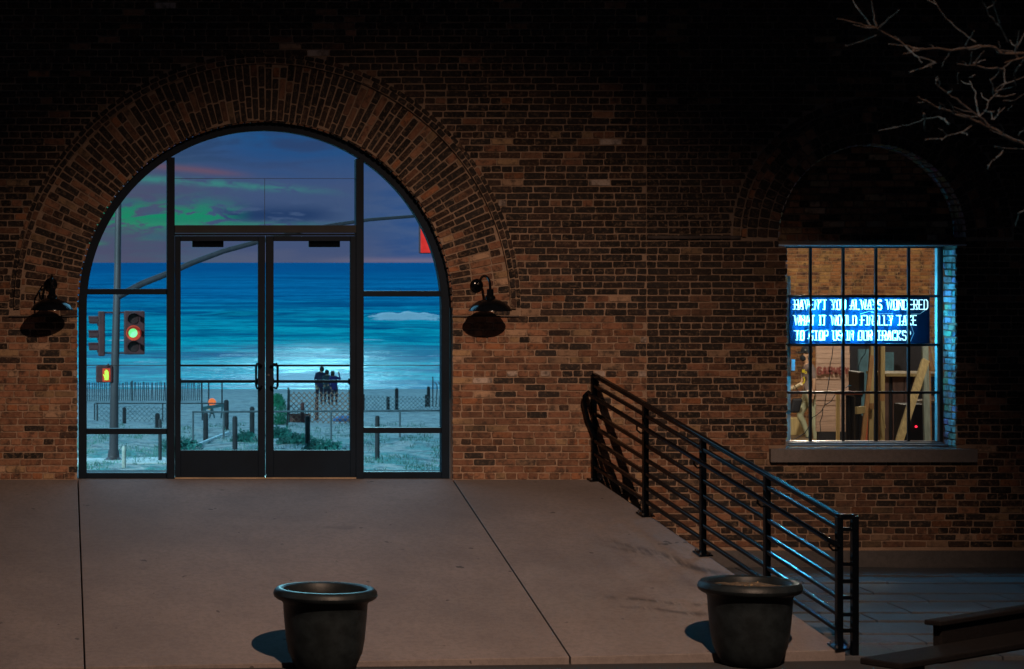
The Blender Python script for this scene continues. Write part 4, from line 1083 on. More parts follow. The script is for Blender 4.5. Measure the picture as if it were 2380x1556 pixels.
# ------------------------------------------------------------------ beach: the video screen's seascape, built as solid scenery behind the doors
def zg(d): return -1.083-.0283*d
def zbump(x, d):
    n = mnoise.noise(Vector((x*.35, d*.22, 1)))*.10+mnoise.noise(Vector((x*1.1, d*.8, 5)))*.05
    f_ = max(0, min(1, (128-d)/20)); return zg(d)+n*f_*(1.6 if d < 80 else .7)
def foot(px, py):
    d = 18255/(py-770.3); return W(px, py, d), d
bm = MB(); dsr = [25.1+i*1.0 for i in range(30)]+[55+i*.55 for i in range(64)]+[90+i*1.2 for i in range(42)]
us = [-1.2, -.6, -.3, -.15, -.06]+[-.02+i*.0022 for i in range(105)]+[.24, .32, .5, .8, 1.3]
for d in dsr:
    for u in us: bm.v.append(Vector((d*u, d-CAMD, zbump(d*u, d)-(.0 if d < 138 else .25))))
nu = len(us)
for i in range(len(dsr)-1):
    for j in range(nu-1): bm.face((i*nu+j, i*nu+j+1, (i+1)*nu+j+1, (i+1)*nu+j))
def beach_material():
    m = bpy.data.materials.new('beach_sand'); m.use_nodes = True; N = NT(m.node_tree)
    b = m.node_tree.nodes['Principled BSDF']; g = N.n.new('ShaderNodeNewGeometry'); p = g.outputs['Position']
    sx = N.n.new('ShaderNodeSeparateXYZ'); N.l.new(p, sx.inputs[0]); X, Y, Z = sx.outputs
    n1 = N.noise(p, .35, 5, .6); n2 = N.noise(p, 2.2, 5, .65); n3 = N.noise(N.map(p, (1, .35, 1)), 1.2, 5, .7)
    c = N.mix(N.sm(n1, .35, .65), (.40, .40, .40), (.52, .48, .45))
    c = N.mix(N.mul(N.sm(Y, 62, 36), N.sm(n3, .42, .56)), c, (.07, .30, .29))          # green dune plants and moss nearer
    c = N.mix(N.mul(N.sm(n2, .48, .62), .8), c, (.12, .15, .17))
    c = N.mix(N.mul(N.sm(n2, .40, .28), .6), c, (.75, .78, .78))
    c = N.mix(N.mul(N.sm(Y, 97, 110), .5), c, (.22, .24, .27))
    N.l.new(c, b.inputs['Base Color']); b.inputs['Roughness'].default_value = .8
    bn = N.n.new('ShaderNodeBump'); bn.inputs['Strength'].default_value = 1; bn.inputs['Distance'].default_value = .25
    N.l.new(N.add(n2, n3), bn.inputs['Height']); N.l.new(bn.outputs[0], b.inputs['Normal']); return m
struct(build(bm, 'beach', beach_material(), None, True), 'sandy beach of the screen seascape, built as scenery behind the arch')

# sea
ZW = -4.92
sea = MB(); rows = []; d = 134.
while d < 520: rows.append(d); d *= 1.0055
while d < 42000: rows.append(d); d *= 1.045
us = [-1.6, -1.0, -.6, -.3, -.15, -.06]+[-.02+i*.0016 for i in range(145)]+[.24, .32, .5, .8, 1.2, 1.7]
foam = []
def ridge(x, d, d0, w, x0=None, x1=None, wob=3.):
    dd = d-d0-wob*mnoise.noise(Vector((x*.06, d0, 0)))*2
    a = math.exp(-(dd/w)**2) if dd > 0 else math.exp(-(dd/(w*.55))**2)
    if x0 is not None: a *= 1/(1+math.exp(max(-30, min(30, -(x-x0)*1.6))))/(1+math.exp(max(-30, min(30, (x-x1)*1.6))))
    return a
for d in rows:
    for u in us:
        x = d*u; h = 0; fo = 0
        if d < 900:
            k = min(1, (d-133)/25)
            h += .16*k*mnoise.noise(Vector((x*.09, d*.33, 2)))+.09*mnoise.noise(Vector((x*.3, d*.9, 4)))*k
            h += .22*k*mnoise.noise(Vector((x*.035, d*.10, 9)))*min(1, d/260)
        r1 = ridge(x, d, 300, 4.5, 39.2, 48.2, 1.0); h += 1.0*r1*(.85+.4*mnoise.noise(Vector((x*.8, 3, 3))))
        r2 = ridge(x, d, 322, 4, wob=4)*max(0, .45+1.2*mnoise.noise(Vector((x*.10, 1, 8)))); h += .75*r2
        r3 = ridge(x, d, 292, 3.5, 32, 38, 2); h += .5*r3
        r4 = ridge(x, d, 250, 3, wob=4)*max(0, mnoise.noise(Vector((x*.12, 4, 2)))); h += .5*r4
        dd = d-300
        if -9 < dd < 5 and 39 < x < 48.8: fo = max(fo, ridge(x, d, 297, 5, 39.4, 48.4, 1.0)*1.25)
        U_ = u*FPX+CX
        near = math.exp(-((d-149)/11)**2)*(.32+.75*math.exp(-((U_-690)/170)**2)); swash = math.exp(-((d-138.5)/2.2)**2)*(.75+.3*math.exp(-((U_-700)/150)**2))
        band = math.exp(-((d-172)/2.2)**2)*max(0, mnoise.noise(Vector((x*.2, 1, 7)))+.1)*1.6+math.exp(-((d-205)/2.5)**2)*max(0, mnoise.noise(Vector((x*.15, 6, 7))))*1.2+math.exp(-((d-255)/3)**2)*max(0, mnoise.noise(Vector((x*.1, 9, 7)))-.1)*1.2
        band += math.exp(-((d-222-3*mnoise.noise(Vector((x*.1, 2, 2))))/2.0)**2)*max(0, mnoise.noise(Vector((x*.22, 3, 11)))+.05)*2.2+math.exp(-((d-186-3*mnoise.noise(Vector((x*.12, 5, 2))))/1.8)**2)*max(0, mnoise.noise(Vector((x*.25, 8, 1)))+.1)*2.2
        fo = max(fo, near, swash, band)
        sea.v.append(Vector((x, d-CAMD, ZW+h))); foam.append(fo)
nu = len(us)
for i in range(len(rows)-1):
    for j in range(nu-1): sea.face((i*nu+j, i*nu+j+1, (i+1)*nu+j+1, (i+1)*nu+j))
def sea_material():
    m = bpy.data.materials.new('sea_water'); m.use_nodes = True; N = NT(m.node_tree)
    b = m.node_tree.nodes['Principled BSDF']; g = N.n.new('ShaderNodeNewGeometry'); p = g.outputs['Position']
    at_ = N.n.new('ShaderNodeAttribute'); at_.attribute_name = 'foam'; fo = at_.outputs['Fac']
    sx = N.n.new('ShaderNodeSeparateXYZ'); N.l.new(p, sx.inputs[0]); X, Y, Z = sx.outputs
    n1 = N.noise(N.map(p, (.05, .12, 1)), 1.0, 6, .6); n2 = N.noise(N.map(p, (.55, 1.3, 1)), 1.0, 5, .7, .6); n3 = N.noise(N.map(p, (.012, .03, 1)), 1., 6, .62)
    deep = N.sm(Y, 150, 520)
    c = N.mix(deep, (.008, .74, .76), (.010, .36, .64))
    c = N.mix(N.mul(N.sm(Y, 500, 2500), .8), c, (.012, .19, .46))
    c = N.mix(N.mul(N.sm(n1, .48, .62), .7), c, (.0, .17, .34))
    c = N.mix(N.mul(N.sm(n3, .48, .58), .7), c, (.0, .13, .30))
    n5 = N.noise(N.map(p, (.006, .035, 1)), 1., 5, .65); c = N.mix(N.mul(N.mul(N.sm(n5, .5, .62), deep), .5), c, (.0, .10, .28))
    n6 = N.noise(N.map(p, (.16, .75, 1)), 1., 5, .65, .5); c = N.mix(N.mul(N.sm(n6, .50, .60), .7), c, (.0, .11, .25)); n8 = N.noise(N.map(p, (.5, 2.0, 1)), 1., 4, .7, .4); c = N.mix(N.mul(N.mul(N.sm(n8, .52, .62), .55), N.sm(Y, 330, 200)), c, (.0, .16, .30)); c = N.mix(N.mul(N.mul(N.sm(n8, .40, .32), .35), N.sm(Y, 400, 200)), c, (.25, .8, .85)); n7 = N.noise(N.map(p, (.05, .22, 1)), 1., 5, .65, .5); c = N.mix(N.mul(N.mul(N.sm(n7, .54, .64), .6), N.sm(Y, 150, 260)), c, (.0, .10, .26))
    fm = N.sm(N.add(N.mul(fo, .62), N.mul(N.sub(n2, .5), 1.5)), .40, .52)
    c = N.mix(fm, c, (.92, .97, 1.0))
    N.l.new(c, b.inputs['Base Color'])
    N.l.new(N.add(N.sub(.17, N.mul(deep, .10)), N.mul(fm, .4)), b.inputs['Roughness']); b.inputs['Specular IOR Level'].default_value = 0
    b.inputs['IOR'].default_value = 1.33
    bn = N.n.new('ShaderNodeBump'); N.l.new(N.add(.10, N.mul(N.sm(Y, 230, 120), .9)), bn.inputs['Strength']); bn.inputs['Distance'].default_value = .25
    N.l.new(N.add(N.mul(n2, .8), N.mul(N.noise(N.map(p, (.18, .5, 1)), 1.0, 4, .6), 1.6)), bn.inputs['Height']); N.l.new(bn.outputs[0], b.inputs['Normal'])
    gl = N.n.new('ShaderNodeBsdfGlossy'); gl.inputs['Roughness'].default_value = .2; N.l.new(bn.outputs[0], gl.inputs['Normal'])
    mx = N.n.new('ShaderNodeMixShader'); N.l.new(N.mul(N.mul(N.sm(Y, 200, 112), .15), N.sub(1.0, fm)), mx.inputs[0])
    N.l.new(b.outputs[0], mx.inputs[1]); N.l.new(gl.outputs[0], mx.inputs[2]); N.l.new(mx.outputs[0], m.node_tree.nodes['Material Output'].inputs[0])
    return m
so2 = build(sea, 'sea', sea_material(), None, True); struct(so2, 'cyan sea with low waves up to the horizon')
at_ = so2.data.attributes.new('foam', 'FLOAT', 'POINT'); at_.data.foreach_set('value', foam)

# timber posts
M_POST = pbr('weathered_post', (.035, .036, .045), .8, 0, .3, 6, .4, 20); M_POSTR = pbr('red_brown_post', (.16, .06, .06), .8, 0, .3, 6, .4, 20)
M_PALE = pbr('pale_post', (.45, .45, .42), .7)
posts = [
 (546, 968, 1047, .14, 'dark timber post, low by the bottom of the left door glass', 0), (526, 930, 1003, .16, 'timber post right beside the orange marker', 0), (586, 946, 1015, .15, 'timber post beside the left door pull', 0),
 (478, 960, 1024, .15, 'timber post inside the pipe frame fence corner', 0), (715, 968, 1047, .14, 'dark timber post low in the right door, below the netting', 0), (703, 936, 983, .13, 'short red-brown post within the orange netting', 1),
 (736, 923, 975, .13, 'tall red-brown post behind the netting at the hikers\' feet', 1), (902, 923, 955, .14, 'short timber post left of the taller one in the right sidelight', 0),
 (922, 903, 953, .15, 'tall timber post in the middle of the right sidelight', 0), (996, 899, 947, .14, 'taller of the two joined posts near the right jamb', 0), (991, 918, 947, .12, 'shorter of the two joined posts near the right jamb', 0),
 (877, 967, 1069, .12, 'long timber post crossing the right sidelight bar', 0), (289, 947, 986, .13, 'timber post just right of the signal pole', 0), (366, 961, 1000, .16, 'wide timber post by the left mullion', 0),
 (372, 975, 1075, .09, 'slim long post against the left mullion', 0), (288, 1038, 1090, .10, 'pale post in front of the concrete pad', 2), (1006, 876, 947, .05, 'thin dark pole next to the right jamb', 0), (667, 901, 994, .055, 'thin dark leaning pole at the left end of the netting', 0)]
for px, yt, yb, w, lab, mk in posts:
    p, d = foot(px, yb); h = (yb-yt)*d/FPX; lab = lab.replace("at the hikers' feet", 'below the three people')
    if w < .06: m = MB().tube([p+Vector((0, 0, -.2)), p+Vector((.05 if px == 667 else 0, 0, h))], w/2, 8)
    else: m = MB().lathe([(w/2, -.25), (w/2, h-.05), (w/2*.7, h), (0, h+.01)], p, 10)
    tag(build(m, 'post', (M_POST, M_POSTR, M_PALE)[mk], None, True), lab, 'post', 'posts standing on the beach')
M_PIPE = pbr('galvanised_pipe', (.13, .17, .20), .6); M_WIREM = pbr('fence_wire', (.20, .26, .28), .5, .3)
M_DPIPE = pbr('dark_pipe', (.06, .07, .08), .5)
# pipe-rail fence
f1 = thing('pipe_fence', 'low grey pipe-rail fence running across the doors and right sidelight', 'fence'); d1 = 72.5
zt1 = W(0, 958, d1).z; zb1_ = W(0, 1035, d1).z
X_ = lambda px: W(px, 0, d1).x
build(MB().tube([Vector((X_(447), d1-CAMD, zt1)), Vector((X_(1150), d1-CAMD+.8, zt1))], .028, 8), 'top_rail', M_PIPE, f1, True)
build(MB().tube([Vector((X_(447), d1-CAMD, zb1_)), Vector((X_(1150), d1-CAMD+.8, zb1_))], .022, 8), 'bottom_rail', M_PIPE, f1, True)
for px in (449, 520, 770, 930, 1075): build(MB().tube([Vector((X_(px), d1-CAMD+.05, zt1)), Vector((X_(px), d1-CAMD+.05, zb1_-.5))], .03, 8), 'fence_post', M_PIPE, f1, True)
# rear fence with frame
def frame_fence(name, lab, xa, xb, yt, yb, posts_px, d, r=.022):
    t = thing(name, lab, 'fence'); X = lambda px: W(px, 0, d).x; a, b = W(0, yt, d).z, W(0, yb, d).z
    build(MB().tube([Vector((X(xa), d-CAMD, a)), Vector((X(xb), d-CAMD, a))], r, 8), 'top_rail', M_DPIPE, t, True)
    for px in posts_px: build(MB().tube([Vector((X(px), d-CAMD, a)), Vector((X(px), d-CAMD, b-.3))], r*1.1, 8), 'fence_post', M_DPIPE, t, True)
    return t
frame_fence('frame_fence', 'dark pipe frame fence behind the signal pole, left sidelight', 222, 520, 938, 988, (220, 378, 470), 88)
hf = thing('tall_fence_posts', 'three tall thin fence posts joined by a rail, left door', 'fence'); dd_ = 98
for px, yt, yb in ((469, 888, 957), (485, 888, 938), (516, 888, 938)):
    build(MB().tube([W(px, yt, dd_), W(px, yb, dd_)+Vector((0, 0, -.25))], .03, 8), 'fence_post', M_DPIPE, hf, True)
build(MB().tube([W(466, 938, dd_), W(520, 938, dd_)], .02, 6), 'rail', M_DPIPE, hf, True)
build(MB().tube([W(466, 889, dd_), W(520, 889, dd_)], .02, 6), 'rail', M_DPIPE, hf, True)
# picket fence
pf = thing('picket_fence', 'long thin-slatted picket sand fence standing before the surf, left', 'fence'); dpk = 112.
M_PICK = pbr('picket_wood', (.10, .12, .15), .8, 0, .3, 9)
pk = MB().box(-.018, .018, -.012, .012, -.2, .86).mesh('picket'); pk.materials.append(M_PICK)
px = 150.
while px < 470:
    p = W(px, 930, dpk)
    if not 385 < px < 405 or True:
        o = bpy.data.objects.new('picket', pk); C.objects.link(o); o.parent = pf
        o.location = (p.x, p.y+rnd.uniform(-.02, .02), zg(dpk)+rnd.uniform(-.02, .04)); o.rotation_euler = (0, rnd.uniform(-.05, .05), 0)
    px += 4.9
for zz in (.25, .6): build(MB().tube([Vector((W(148, 0, dpk).x, dpk-CAMD-.02, zg(dpk)+zz)), Vector((W(472, 0, dpk).x, dpk-CAMD-.02, zg(dpk)+zz))], .008, 5), 'fence_wire', M_WIREM, pf)
for q in (195, 307, 420): p = W(q, 935, dpk-.1); build(MB().tube([Vector((p.x, p.y, zg(dpk)-.5)), Vector((p.x, p.y, zg(dpk)+.95))], .035, 8), 'fence_post', M_DPIPE, pf, True)
# wire mesh fences
def mesh_fence(name, lab, xa, xb, yt, yb, d, cell, mat, r=.008, slack=.0):
    t = thing(name, lab, 'fence'); A_, B_ = W(xa, yb, d), W(xb, yt, d); w, h = B_.x-A_.x, B_.z-A_.z; m = MB()
    def seg(x0, z0, x1, z1):
        m.tube([Vector((A_.x+x0, A_.y+.15*math.sin(x0*2), A_.z+z0)), Vector((A_.x+(x0+x1)/2, A_.y+.15*math.sin((x0+x1))+.02, A_.z+(z0+z1)/2)), Vector((A_.x+x1, A_.y+.15*math.sin(x1*2), A_.z+z1))], r, 4)
    x = -h
    while x < w:
        a, b = max(0, x), min(w, x+h)
        if b > a: seg(a, a-x, b, b-x); seg(a, h-(a-x), b, h-(b-x))
        x += cell
    o = build(m, 'wire_mesh', mat, t); o['kind'] = 'stuff'
    for q in (xa, xb):
        p = W(q, yb, d); build(MB().tube([Vector((p.x, p.y, A_.z-.3)), Vector((p.x, p.y, A_.z+h+.08))], .03, 8), 'fence_post', M_DPIPE, t, True)
    return t
M_NET = pbr('orange_netting', (.50, .28, .20), .7, emit=None)
nt = mesh_fence('safety_netting', 'orange diamond safety netting before the three people', 672, 812, 912, 990, 86, .19, M_NET, .014)
a, b = W(672, 990, 86.4), W(722, 962, 86.4); build(MB().box(a.x, b.x, a.y, a.y+.03, a.z, b.z), 'red_panel', pbr('dull_red_cloth', (.30, .13, .13), .9), nt)
mesh_fence('chain_link_fence', 'sagging chain-link fence across the right sidelight', 846, 1035, 921, 954, 97, .16, M_WIREM, .008)
mesh_fence('chain_link_fence', 'dim chain-link panel behind the left fence frame', 226, 388, 945, 990, 87.5, .17, M_WIREM, .007)
a = W(760, 952, 96); 
bp = thing('bent_pipe_rack', 'bent pipe hoops by the thin pole at the right jamb', 'rack')
for q in (1013, 1021):
    build(MB().tube([W(q, 947, 103), W(q+3, 905, 103), W(q+2, 893, 103), W(q-3, 889, 103)], .02, 6), 'hoop', M_DPIPE, bp, True)
# orange marker on a post, made to glow in place of light
p, d = foot(493, 962); t = thing('glowing_marker', 'round orange marker with an added glow on a short post, left door', 'marker', None, p)
h = (962-935)*d/FPX
build(MB().tube([(0, 0, -.2), (0, 0, h-.1)], .035, 8), 'post', M_POST, t, True)
M_OR = pbr('glowing_orange', (.7, .2, .03), .4, emit=(1.0, .18, .05), es=.75); M_OY = pbr('amber_glow', (.7, .5, .1), .4, emit=(.8, .40, .05), es=.6)
build(MB().lathe([(0, -.05), (.13, -.05), (.15, -.02), (.15, .02), (.13, .05), (0, .05)], (0, 0, h), 24, Vector((0, -1, 0)).to_track_quat('Z', 'Y').to_matrix()), 'lens', M_OR, t, True)  # marker disc with the added glow, not a real lens
build(MB().lathe([(0, -.06), (.07, -.05), (.09, 0), (.05, .07), (0, .07)], (-.1, 0, h-.24), 12), 'lower_glow', M_OY, t, True)
p, d = foot(520, 966); t = thing('barrier_trestle', 'low teal trestle barrier behind the pipe fence, left door', 'barrier', None, (0, 0, 0))
q0, q1 = W(470, 950, 90), W(523, 941, 90); M_TL = pbr('teal_paint', (.05, .16, .2), .6)
build(MB().beam(q0, q1, .06, .12), 'plank', M_TL, t)
for s_ in (.08, .4, .9):
    q = q0.lerp(q1, s_); build(MB().beam(q, Vector((q.x-.08, q.y, zg(90)-.1)), .05, .05), 'leg', M_TL, t); build(MB().beam(q+Vector((.03, 0, 0)), Vector((q.x+.14, q.y, zg(90)-.1)), .05, .05), 'leg', M_TL, t)
# concrete pad and boards
p, d = foot(262, 1076)
tag(build(MB().obox(Vector((p.x+.2, p.y+.1, p.z-.12)), Vector((.98, .2, 0)).normalized(), Vector((-.2, .98, 0)).normalized(), Vector((0, 0, 1)), 2.6, 1.7, .34), 'concrete_pad', pbr('pale_concrete', (.6, .62, .62), .8), None, bevel=.03), 'pale concrete pad under the signal pole', 'pad')
a, b = foot(455, 1038)[0], foot(530, 1008)[0]
tag(build(MB().beam(a+Vector((0, 0, .03)), b+Vector((0, 0, .03)), .08, .06), 'edging_board', pbr('pale_board', (.6, .68, .7), .7)), 'pale edging board slanting across the dune, left door', 'board')
a, b = foot(640, 1048)[0], foot(800, 1030)[0]
p = W(800, 976, 88); tag(build(MB().lathe([(0, .16), (.2, .14), (.38, .05), (.42, -.05), (0, -.05)], p, 14), 'tarp_bundle', pbr('blue_tarp', (.03, .18, .5), .6), None, True), 'small blue tarp bundle at the right edge of right door', 'tarp')
# bushes and dune plants
def foliage(m, c, rx, ry, rz, n, size, rg):
    for i in range(n):
        while True:
            v = Vector((rg.uniform(-1, 1), rg.uniform(-1, 1), rg.uniform(-.1, 1)))
            if v.length < 1 and mnoise.noise(v*2.2+c) > -.25: break
        p = c+Vector((v.x*rx, v.y*ry, v.z*rz)); a = Vector((rg.uniform(-1, 1), rg.uniform(-1, 1), rg.uniform(-.3, 1))).normalized(); b = a.cross(Vector((rg.uniform(-1, 1), rg.uniform(-1, 1), .3))).normalized(); s_ = size*rg.uniform(.5, 1.3)
        k = len(m.v); m.v += [p-b*s_*.35, p+a*s_*.5-b*.0, p+b*s_*.35, p+a*s_*1.1]; m.face((k, k+1, k+3)); m.face((k+1, k+2, k+3))
rg = random.Random(3)
M_LEAF = pbr('green_leaves', (.03, .30, .18), .7, 0, .5, 3); M_LEAF2 = pbr('teal_leaves', (.03, .22, .20), .7, 0, .6, 2)
bs_ = thing('bush', 'bright green leafy bush beside the right door pull', 'bush', None, (0, 0, 0))
for (px_, py_, d_, rx, rz) in ((651, 990, 84, .28, 1.0), (645, 940, 84.5, .22, .35)):
    m = MB(); foliage(m, W(px_, py_, d_), rx, .4, rz, 1500, .09, rg); build(m, 'foliage', M_LEAF, bs_)
build(MB().tube([W(650, 1000, 84), W(652, 950, 84)], [.05, .02], 6), 'stem', M_POST, bs_)
def low_bush(px_, py_, rx, rz, lab, n=1400, mat=M_LEAF2):
    p, d_ = foot(px_, py_); t = thing('dune_shrub', lab, 'shrub', 'low shrubs on the dune', p)
    m = MB(); foliage(m, Vector((0, 0, 0)), rx, rx*.6, rz, n, .10, rg); build(m, 'foliage', mat, t)
    s_ = MB()
    for q in range(5): s_.tube([Vector((0, 0, -.1)), Vector((rg.uniform(-.6, .6)*rx, 0, rz*.7))], .012, 5)
    build(s_, 'stems', M_POST, t)
low_bush(690, 1038, .6, .36, 'teal shrub mound below the orange netting'); low_bush(650, 1020, .4, .34, 'teal shrub at the foot of the green bush')
low_bush(568, 1030, .4, .35, 'small shrub between two timber posts, left door', 900); low_bush(755, 1048, .6, .28, 'flat shrub at the bottom of the right door', 900)
low_bush(420, 1045, .6, .3, 'shrub at the bottom left of the left door', 900)
gr = MB()
for i in range(9000):
    py_ = rg.uniform(985, 1108); px_ = rg.uniform(170, 1060)
    if mnoise.noise(Vector((px_*.018, py_*.05, 2))) < -.02: continue
    d_ = 18255/(py_-770.3); x = (px_-CX)/FPX*d_; z = zbump(x, d_); h = rg.uniform(.04, .13); lx = rg.uniform(-.08, .08)
    k = len(gr.v); gr.v += [Vector((x-.012, d_-CAMD, z-.02)), Vector((x+.012, d_-CAMD+.01, z-.02)), Vector((x+lx, d_-CAMD+rg.uniform(-.05, .05), z+h))]; gr.face((k, k+1, k+2))
tag(build(gr, 'beach_grass', pbr('grey_green_grass', (.16, .38, .34), .8, 0, .6, 1.5)), 'sparse grey-green grass on the near dune', 'grass', None, 'stuff')

# ------------------------------------------------------------------ traffic signal
DT = 59.7; pxm = FPX/DT
M_POLE = pbr('signal_pole_metal', (.085, .068, .08), .55, .2, .2, 2, stretch=(1, 1, .4)); M_HEAD = pbr('maroon_signal_housing', (.075, .014, .018), .6)
ts = thing('traffic_signal', 'traffic signal pole with long mast arm standing on the concrete pad', 'traffic signal', None, (0, 0, 0))
pb_, _ = foot(264, 1074)
topz = W(0, 380, DT).z
build(MB().tube([pb_, W(266, 900, DT), W(273, 640, DT), W(276, 380, DT)], [.115, .105, .085, .075], 16), 'pole', M_POLE, ts, True)
build(MB().lathe([(.24, -.05), (.24, .05), (.15, .12), (.13, .3)], pb_, 16), 'pole_base', M_POLE, ts, True)
arm = [(274, 690), (330, 660), (388, 637), (450, 610), (520, 584), (605, 561), (690, 540), (770, 524), (860, 511), (975, 502), (1040, 499)]
build(MB().tube([W(x, y, DT-.12) for x, y in arm], [.085, .08, .075, .07, .065, .06, .052, .047, .042, .038, .035], 12), 'mast_arm', pbr('arm_metal', (.03, .026, .04), .7, .0), ts, True)
def mbox(x0, x1, y0, y1, dn_, df): a = W(x0, y1, DT); b = W(x1, y0, DT); return MB().box(a.x, b.x, a.y-dn_, a.y+df, a.z, b.z)
hd = build(mbox(288, 336, 723, 824, .16, .05), 'signal_head', M_HEAD, ts, bevel=.03)
M_LOFF = pbr('dark_lens', (.05, .02, .02), .3); M_LON = pbr('lit_lens', (.3, .9, .3), .3, emit=(.18, .95, .30), es=1.1); M_RGLOW = pbr('red_glow_ring', (.5, .05, .02), .4, emit=(.75, .05, .02), es=.38)
My = Vector((0, -1, 0)).to_track_quat('Z', 'Y').to_matrix()
for py_, on in ((742, 0), (774, 1), (806, 0)):
    c_ = W(310, py_, DT)+Vector((0, -.162, 0))
    if on:
        build(MB().lathe([(0, .0), (.185, .0), (.185, .012), (0, .012)], c_, 28, My), 'red_halo', M_RGLOW, hd)  # glowing ring stands in for red light on the housing
        build(MB().lathe([(0, .014), (.11, .014), (.10, .03), (0, .045)], c_+Vector((-.015, 0, 0)), 24, My), 'lit_lens', M_LON, hd, True)
    else: build(MB().lathe([(0, .0), (.13, .0), (.12, .02), (0, .03)], c_, 24, My), 'dark_lens', M_LOFF, hd, True)
    v = MB(); n = 16
    for i in range(n+1):
        a = math.pi*(-.1+1.2*i/n)
        for y in (0, -.2*(.6+.4*math.sin(max(0, min(math.pi, a))))): v.v.append(c_+Vector((.15*math.cos(a), y, .15*math.sin(a))))
    for i in range(n): v.face((2*i, 2*i+1, 2*i+3, 2*i+2))
    o = build(v, 'visor', M_HEAD, hd); s_ = o.modifiers.new('t', 'SOLIDIFY'); s_.thickness = .01
# side head in profile
sh = build(mbox(228, 244, 724, 828, .12, .12), 'signal_head', M_HEAD, ts, bevel=.03)
for yy0 in (735, 768, 797):
    a = W(205, yy0+24, DT); b = W(228, yy0, DT); m = MB()
    k = 0
    pts = []
    for i in range(13):
        t_ = math.pi*(-.15+1.3*i/12)
        for xx in (b.x, a.x+.02*(1-math.sin(max(0, t_)))): m.v.append(Vector((xx, b.y+.13*math.cos(t_), (a.z+b.z)/2+.13*math.sin(t_))))
    for i in range(12): m.face((2*i, 2*i+1, 2*i+3, 2*i+2))
    o = build(m, 'visor', M_HEAD, sh); s_ = o.modifiers.new('t', 'SOLIDIFY'); s_.thickness = .012
    build(MB().lathe([(0, 0), (.12, 0), (.12, .03), (0, .05)], Vector((b.x+.01, b.y, (a.z+b.z)/2)), 20, Vector((-1, 0, 0)).to_track_quat('Z', 'Y').to_matrix()), 'dark_lens', M_LOFF, sh)
for py_ in (727, 821): build(MB().tube([W(236, py_, DT), W(300, py_, DT)], .02, 8), 'bracket', M_HEAD, ts, True)
ph = build(mbox(223, 262, 850, 889, .14, .06), 'pedestrian_signal', M_HEAD, ts, bevel=.03)
M_HAND = pbr('lit_hand_symbol', (.5, .9, .1), .4, emit=(.45, .85, .04), es=1.0)
hnd = MB(); hx = lambda x, y: W(x, y, DT)+Vector((0, -.15, 0))
build(MB().box(hx(238, 0).x, hx(256, 0).x, hx(0, 0).y-.0, hx(0, 0).y+.012, hx(0, 887).z, hx(0, 856).z), 'glow_panel', M_RGLOW, ph)
def hb_(x0, x1, y0, y1): a = hx(x0, y1); b = hx(x1, y0); hnd.box(a.x, b.x, a.y-.022, a.y-.002, a.z, b.z)
hb_(243, 252, 869, 883); hb_(243, 244.9, 862, 869); hb_(245.3, 247.2, 859, 869); hb_(247.6, 249.5, 860, 869); hb_(249.9, 251.8, 863, 869)
hnd.beam(hx(243.5, 877)+Vector((0, -.012, 0)), hx(240, 870)+Vector((0, -.012, 0)), .02, .02, up=Vector((0, 1, 0)))
build(hnd, 'hand_symbol', M_HAND, ph)
build(MB().beam(hx(247, 852)+Vector((0, .0, 0)), hx(253, 846), .05, .05), 'bracket', M_HEAD, ph)
M_RSIG = pbr('glowing_red_housing', (.6, .03, .02), .4, emit=(.62, .012, .012), es=.8)  # red housing given its own glow, since little light reaches it
es_ = build(mbox(974, 1018, 506, 590, .12, .1), 'signal_head', M_HEAD, ts, bevel=.03)
a = W(976, 588, DT); b = W(1016, 508, DT); build(MB().box(a.x, b.x, a.y-.14, a.y-.121, a.z, b.z), 'glowing_face', M_RSIG, es_)
tw_ = build(MB().tube([W(988, 503, DT-.12), W(988, 507, DT)], .02, 6), 'hanger', M_HEAD, ts)
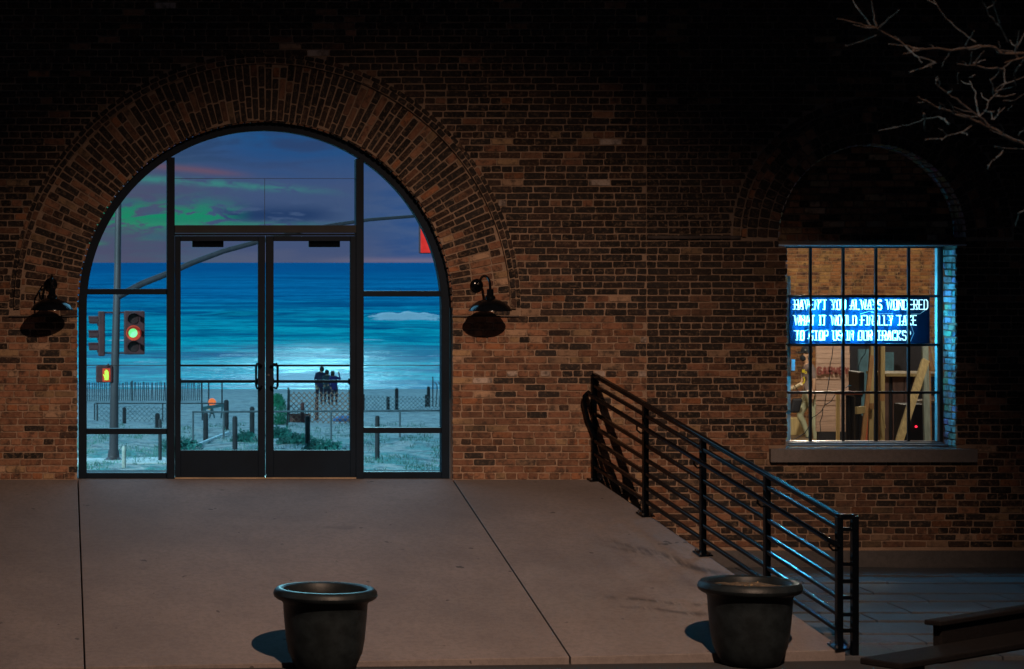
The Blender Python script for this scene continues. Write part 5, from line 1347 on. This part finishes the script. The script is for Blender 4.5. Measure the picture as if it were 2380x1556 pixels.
# ------------------------------------------------------------------ three people on the sand
M_CL = [pbr('navy_coat', (.03, .035, .10), .8), pbr('dark_teal_coat', (.03, .07, .10), .8), pbr('blue_coat', (.03, .03, .20), .8)]
M_DP = pbr('dark_trousers', (.04, .03, .06), .85)
def walker(px_, foot_py, h, label, coat, lean, headdx, arm, hair, face=-1):
    p, d_ = foot(px_, foot_py); t = thing('person', label, 'person', 'three people standing together on the sand', p)
    k = h/1.72; kr = 1.22
    def v(x, y, z): return Vector((x*k, y*k, z*k))
    L = lean
    Jn = {'pelvis': (v(0, 0, .92), .13*k*kr, 1), 'waist': (v(L*.3, 0, 1.08), .125*k*kr, 0), 'chest': (v(L*.6, 0, 1.27), .14*k*kr, 0), 'upper': (v(L*.9, 0, 1.42), .10*k*kr, 0), 'neck': (v(L+headdx*.4, 0, 1.49), .05*k, 2), 'jaw': (v(L+headdx*.8, -.015, 1.555), .062*k, 2), 'head': (v(L+headdx, 0, 1.62), .088*k, 2), 'crown': (v(L+headdx, .01, 1.66), .075*k, 2)}
    En = [('pelvis', 'waist'), ('waist', 'chest'), ('chest', 'upper'), ('upper', 'neck'), ('neck', 'jaw'), ('jaw', 'head'), ('head', 'crown')]
    for s_, nm in ((-1, 'l'), (1, 'r')):
        Jn[nm+'hip'] = (v(.085*s_, 0, .86), .095*k*kr, 1); Jn[nm+'kn'] = (v(.10*s_, -.02, .47), .065*k*kr, 1); Jn[nm+'an'] = (v(.10*s_, 0, .09), .045*k, 1); Jn[nm+'to'] = (v(.12*s_, -.13, .035), .035*k, 1)
        En += [('pelvis', nm+'hip'), (nm+'hip', nm+'kn'), (nm+'kn', nm+'an'), (nm+'an', nm+'to')]
        el_, ha = arm[nm]
        Jn[nm+'sh'] = (v(L+.17*s_, 0, 1.39), .068*k, 0); Jn[nm+'el'] = (v(*el_), .05*k, 0); Jn[nm+'wr'] = (v(*ha), .036*k, 0)
        hv = (v(*ha)-v(*el_)).normalized(); Jn[nm+'ha'] = (v(*ha)+hv*.07*k, .036*k, 2)
        En += [('upper', nm+'sh'), (nm+'sh', nm+'el'), (nm+'el', nm+'wr'), (nm+'wr', nm+'ha')]
        for f_ in range(4):
            o_ = hv.cross(Vector((0, 1, 0))).normalized()*(.018*(f_-1.5)*k); Jn[nm+f'f{f_}'] = (Jn[nm+'ha'][0]+hv*.075*k+o_, .009*k, 2); En.append((nm+'ha', nm+f'f{f_}'))
        Jn[nm+'th'] = (Jn[nm+'ha'][0]+hv*.03*k+hv.cross(Vector((0, 1, 0))).normalized()*-.045*k, .01*k, 2); En.append((nm+'ha', nm+'th'))
    link('body', skin_mesh('body', Jn, En, [coat, M_DP, M_SKIN], None), None, t)
    hc = Jn['head'][0]
    build(MB().lathe([(0, .115*k), (.06*k, .105*k), (.1*k, .05*k), (.104*k, -.02*k), (.09*k, -.09*k*hair), (.05*k, -.12*k*hair), (0, -.12*k*hair)], hc+Vector((0, .025*k, 0)), 18), 'hair', M_HAIR, t, True)
    build(MB().lathe([(.11*k, 1.40*k), (.15*k, 1.36*k), (.165*k, 1.2*k), (.155*k, 1.0*k), (.18*k, .80*k), (.17*k, .79*k), (.12*k, 1.0*k), (.08*k, 1.38*k)], Vector((L*.5*k, 0, 0)), 18), 'coat', coat, t, True)
walker(742, 940, 1.66, 'tallest of the three people on the sand, leaning right', M_CL[0], .05, .07, {'l': ((-.20, 0, 1.13), (-.17, -.05, .9)), 'r': ((.27, -.05, 1.18), (.34, -.15, 1.2))}, 1.2)
walker(760, 941, 1.52, 'middle of the three people on the sand, in dark teal', M_CL[1], .0, .0, {'l': ((-.27, 0, 1.15), (-.18, -.12, 1.0)), 'r': ((.24, -.05, 1.13), (.10, -.15, 1.02))}, 1.3)
walker(777, 943, 1.50, 'right of the three people, blue coat and a raised hand', M_CL[2], -.03, -.05, {'l': ((-.24, 0, 1.15), (-.2, -.1, .95)), 'r': ((.30, -.02, 1.28), (.23, -.06, 1.55))}, 1.5)
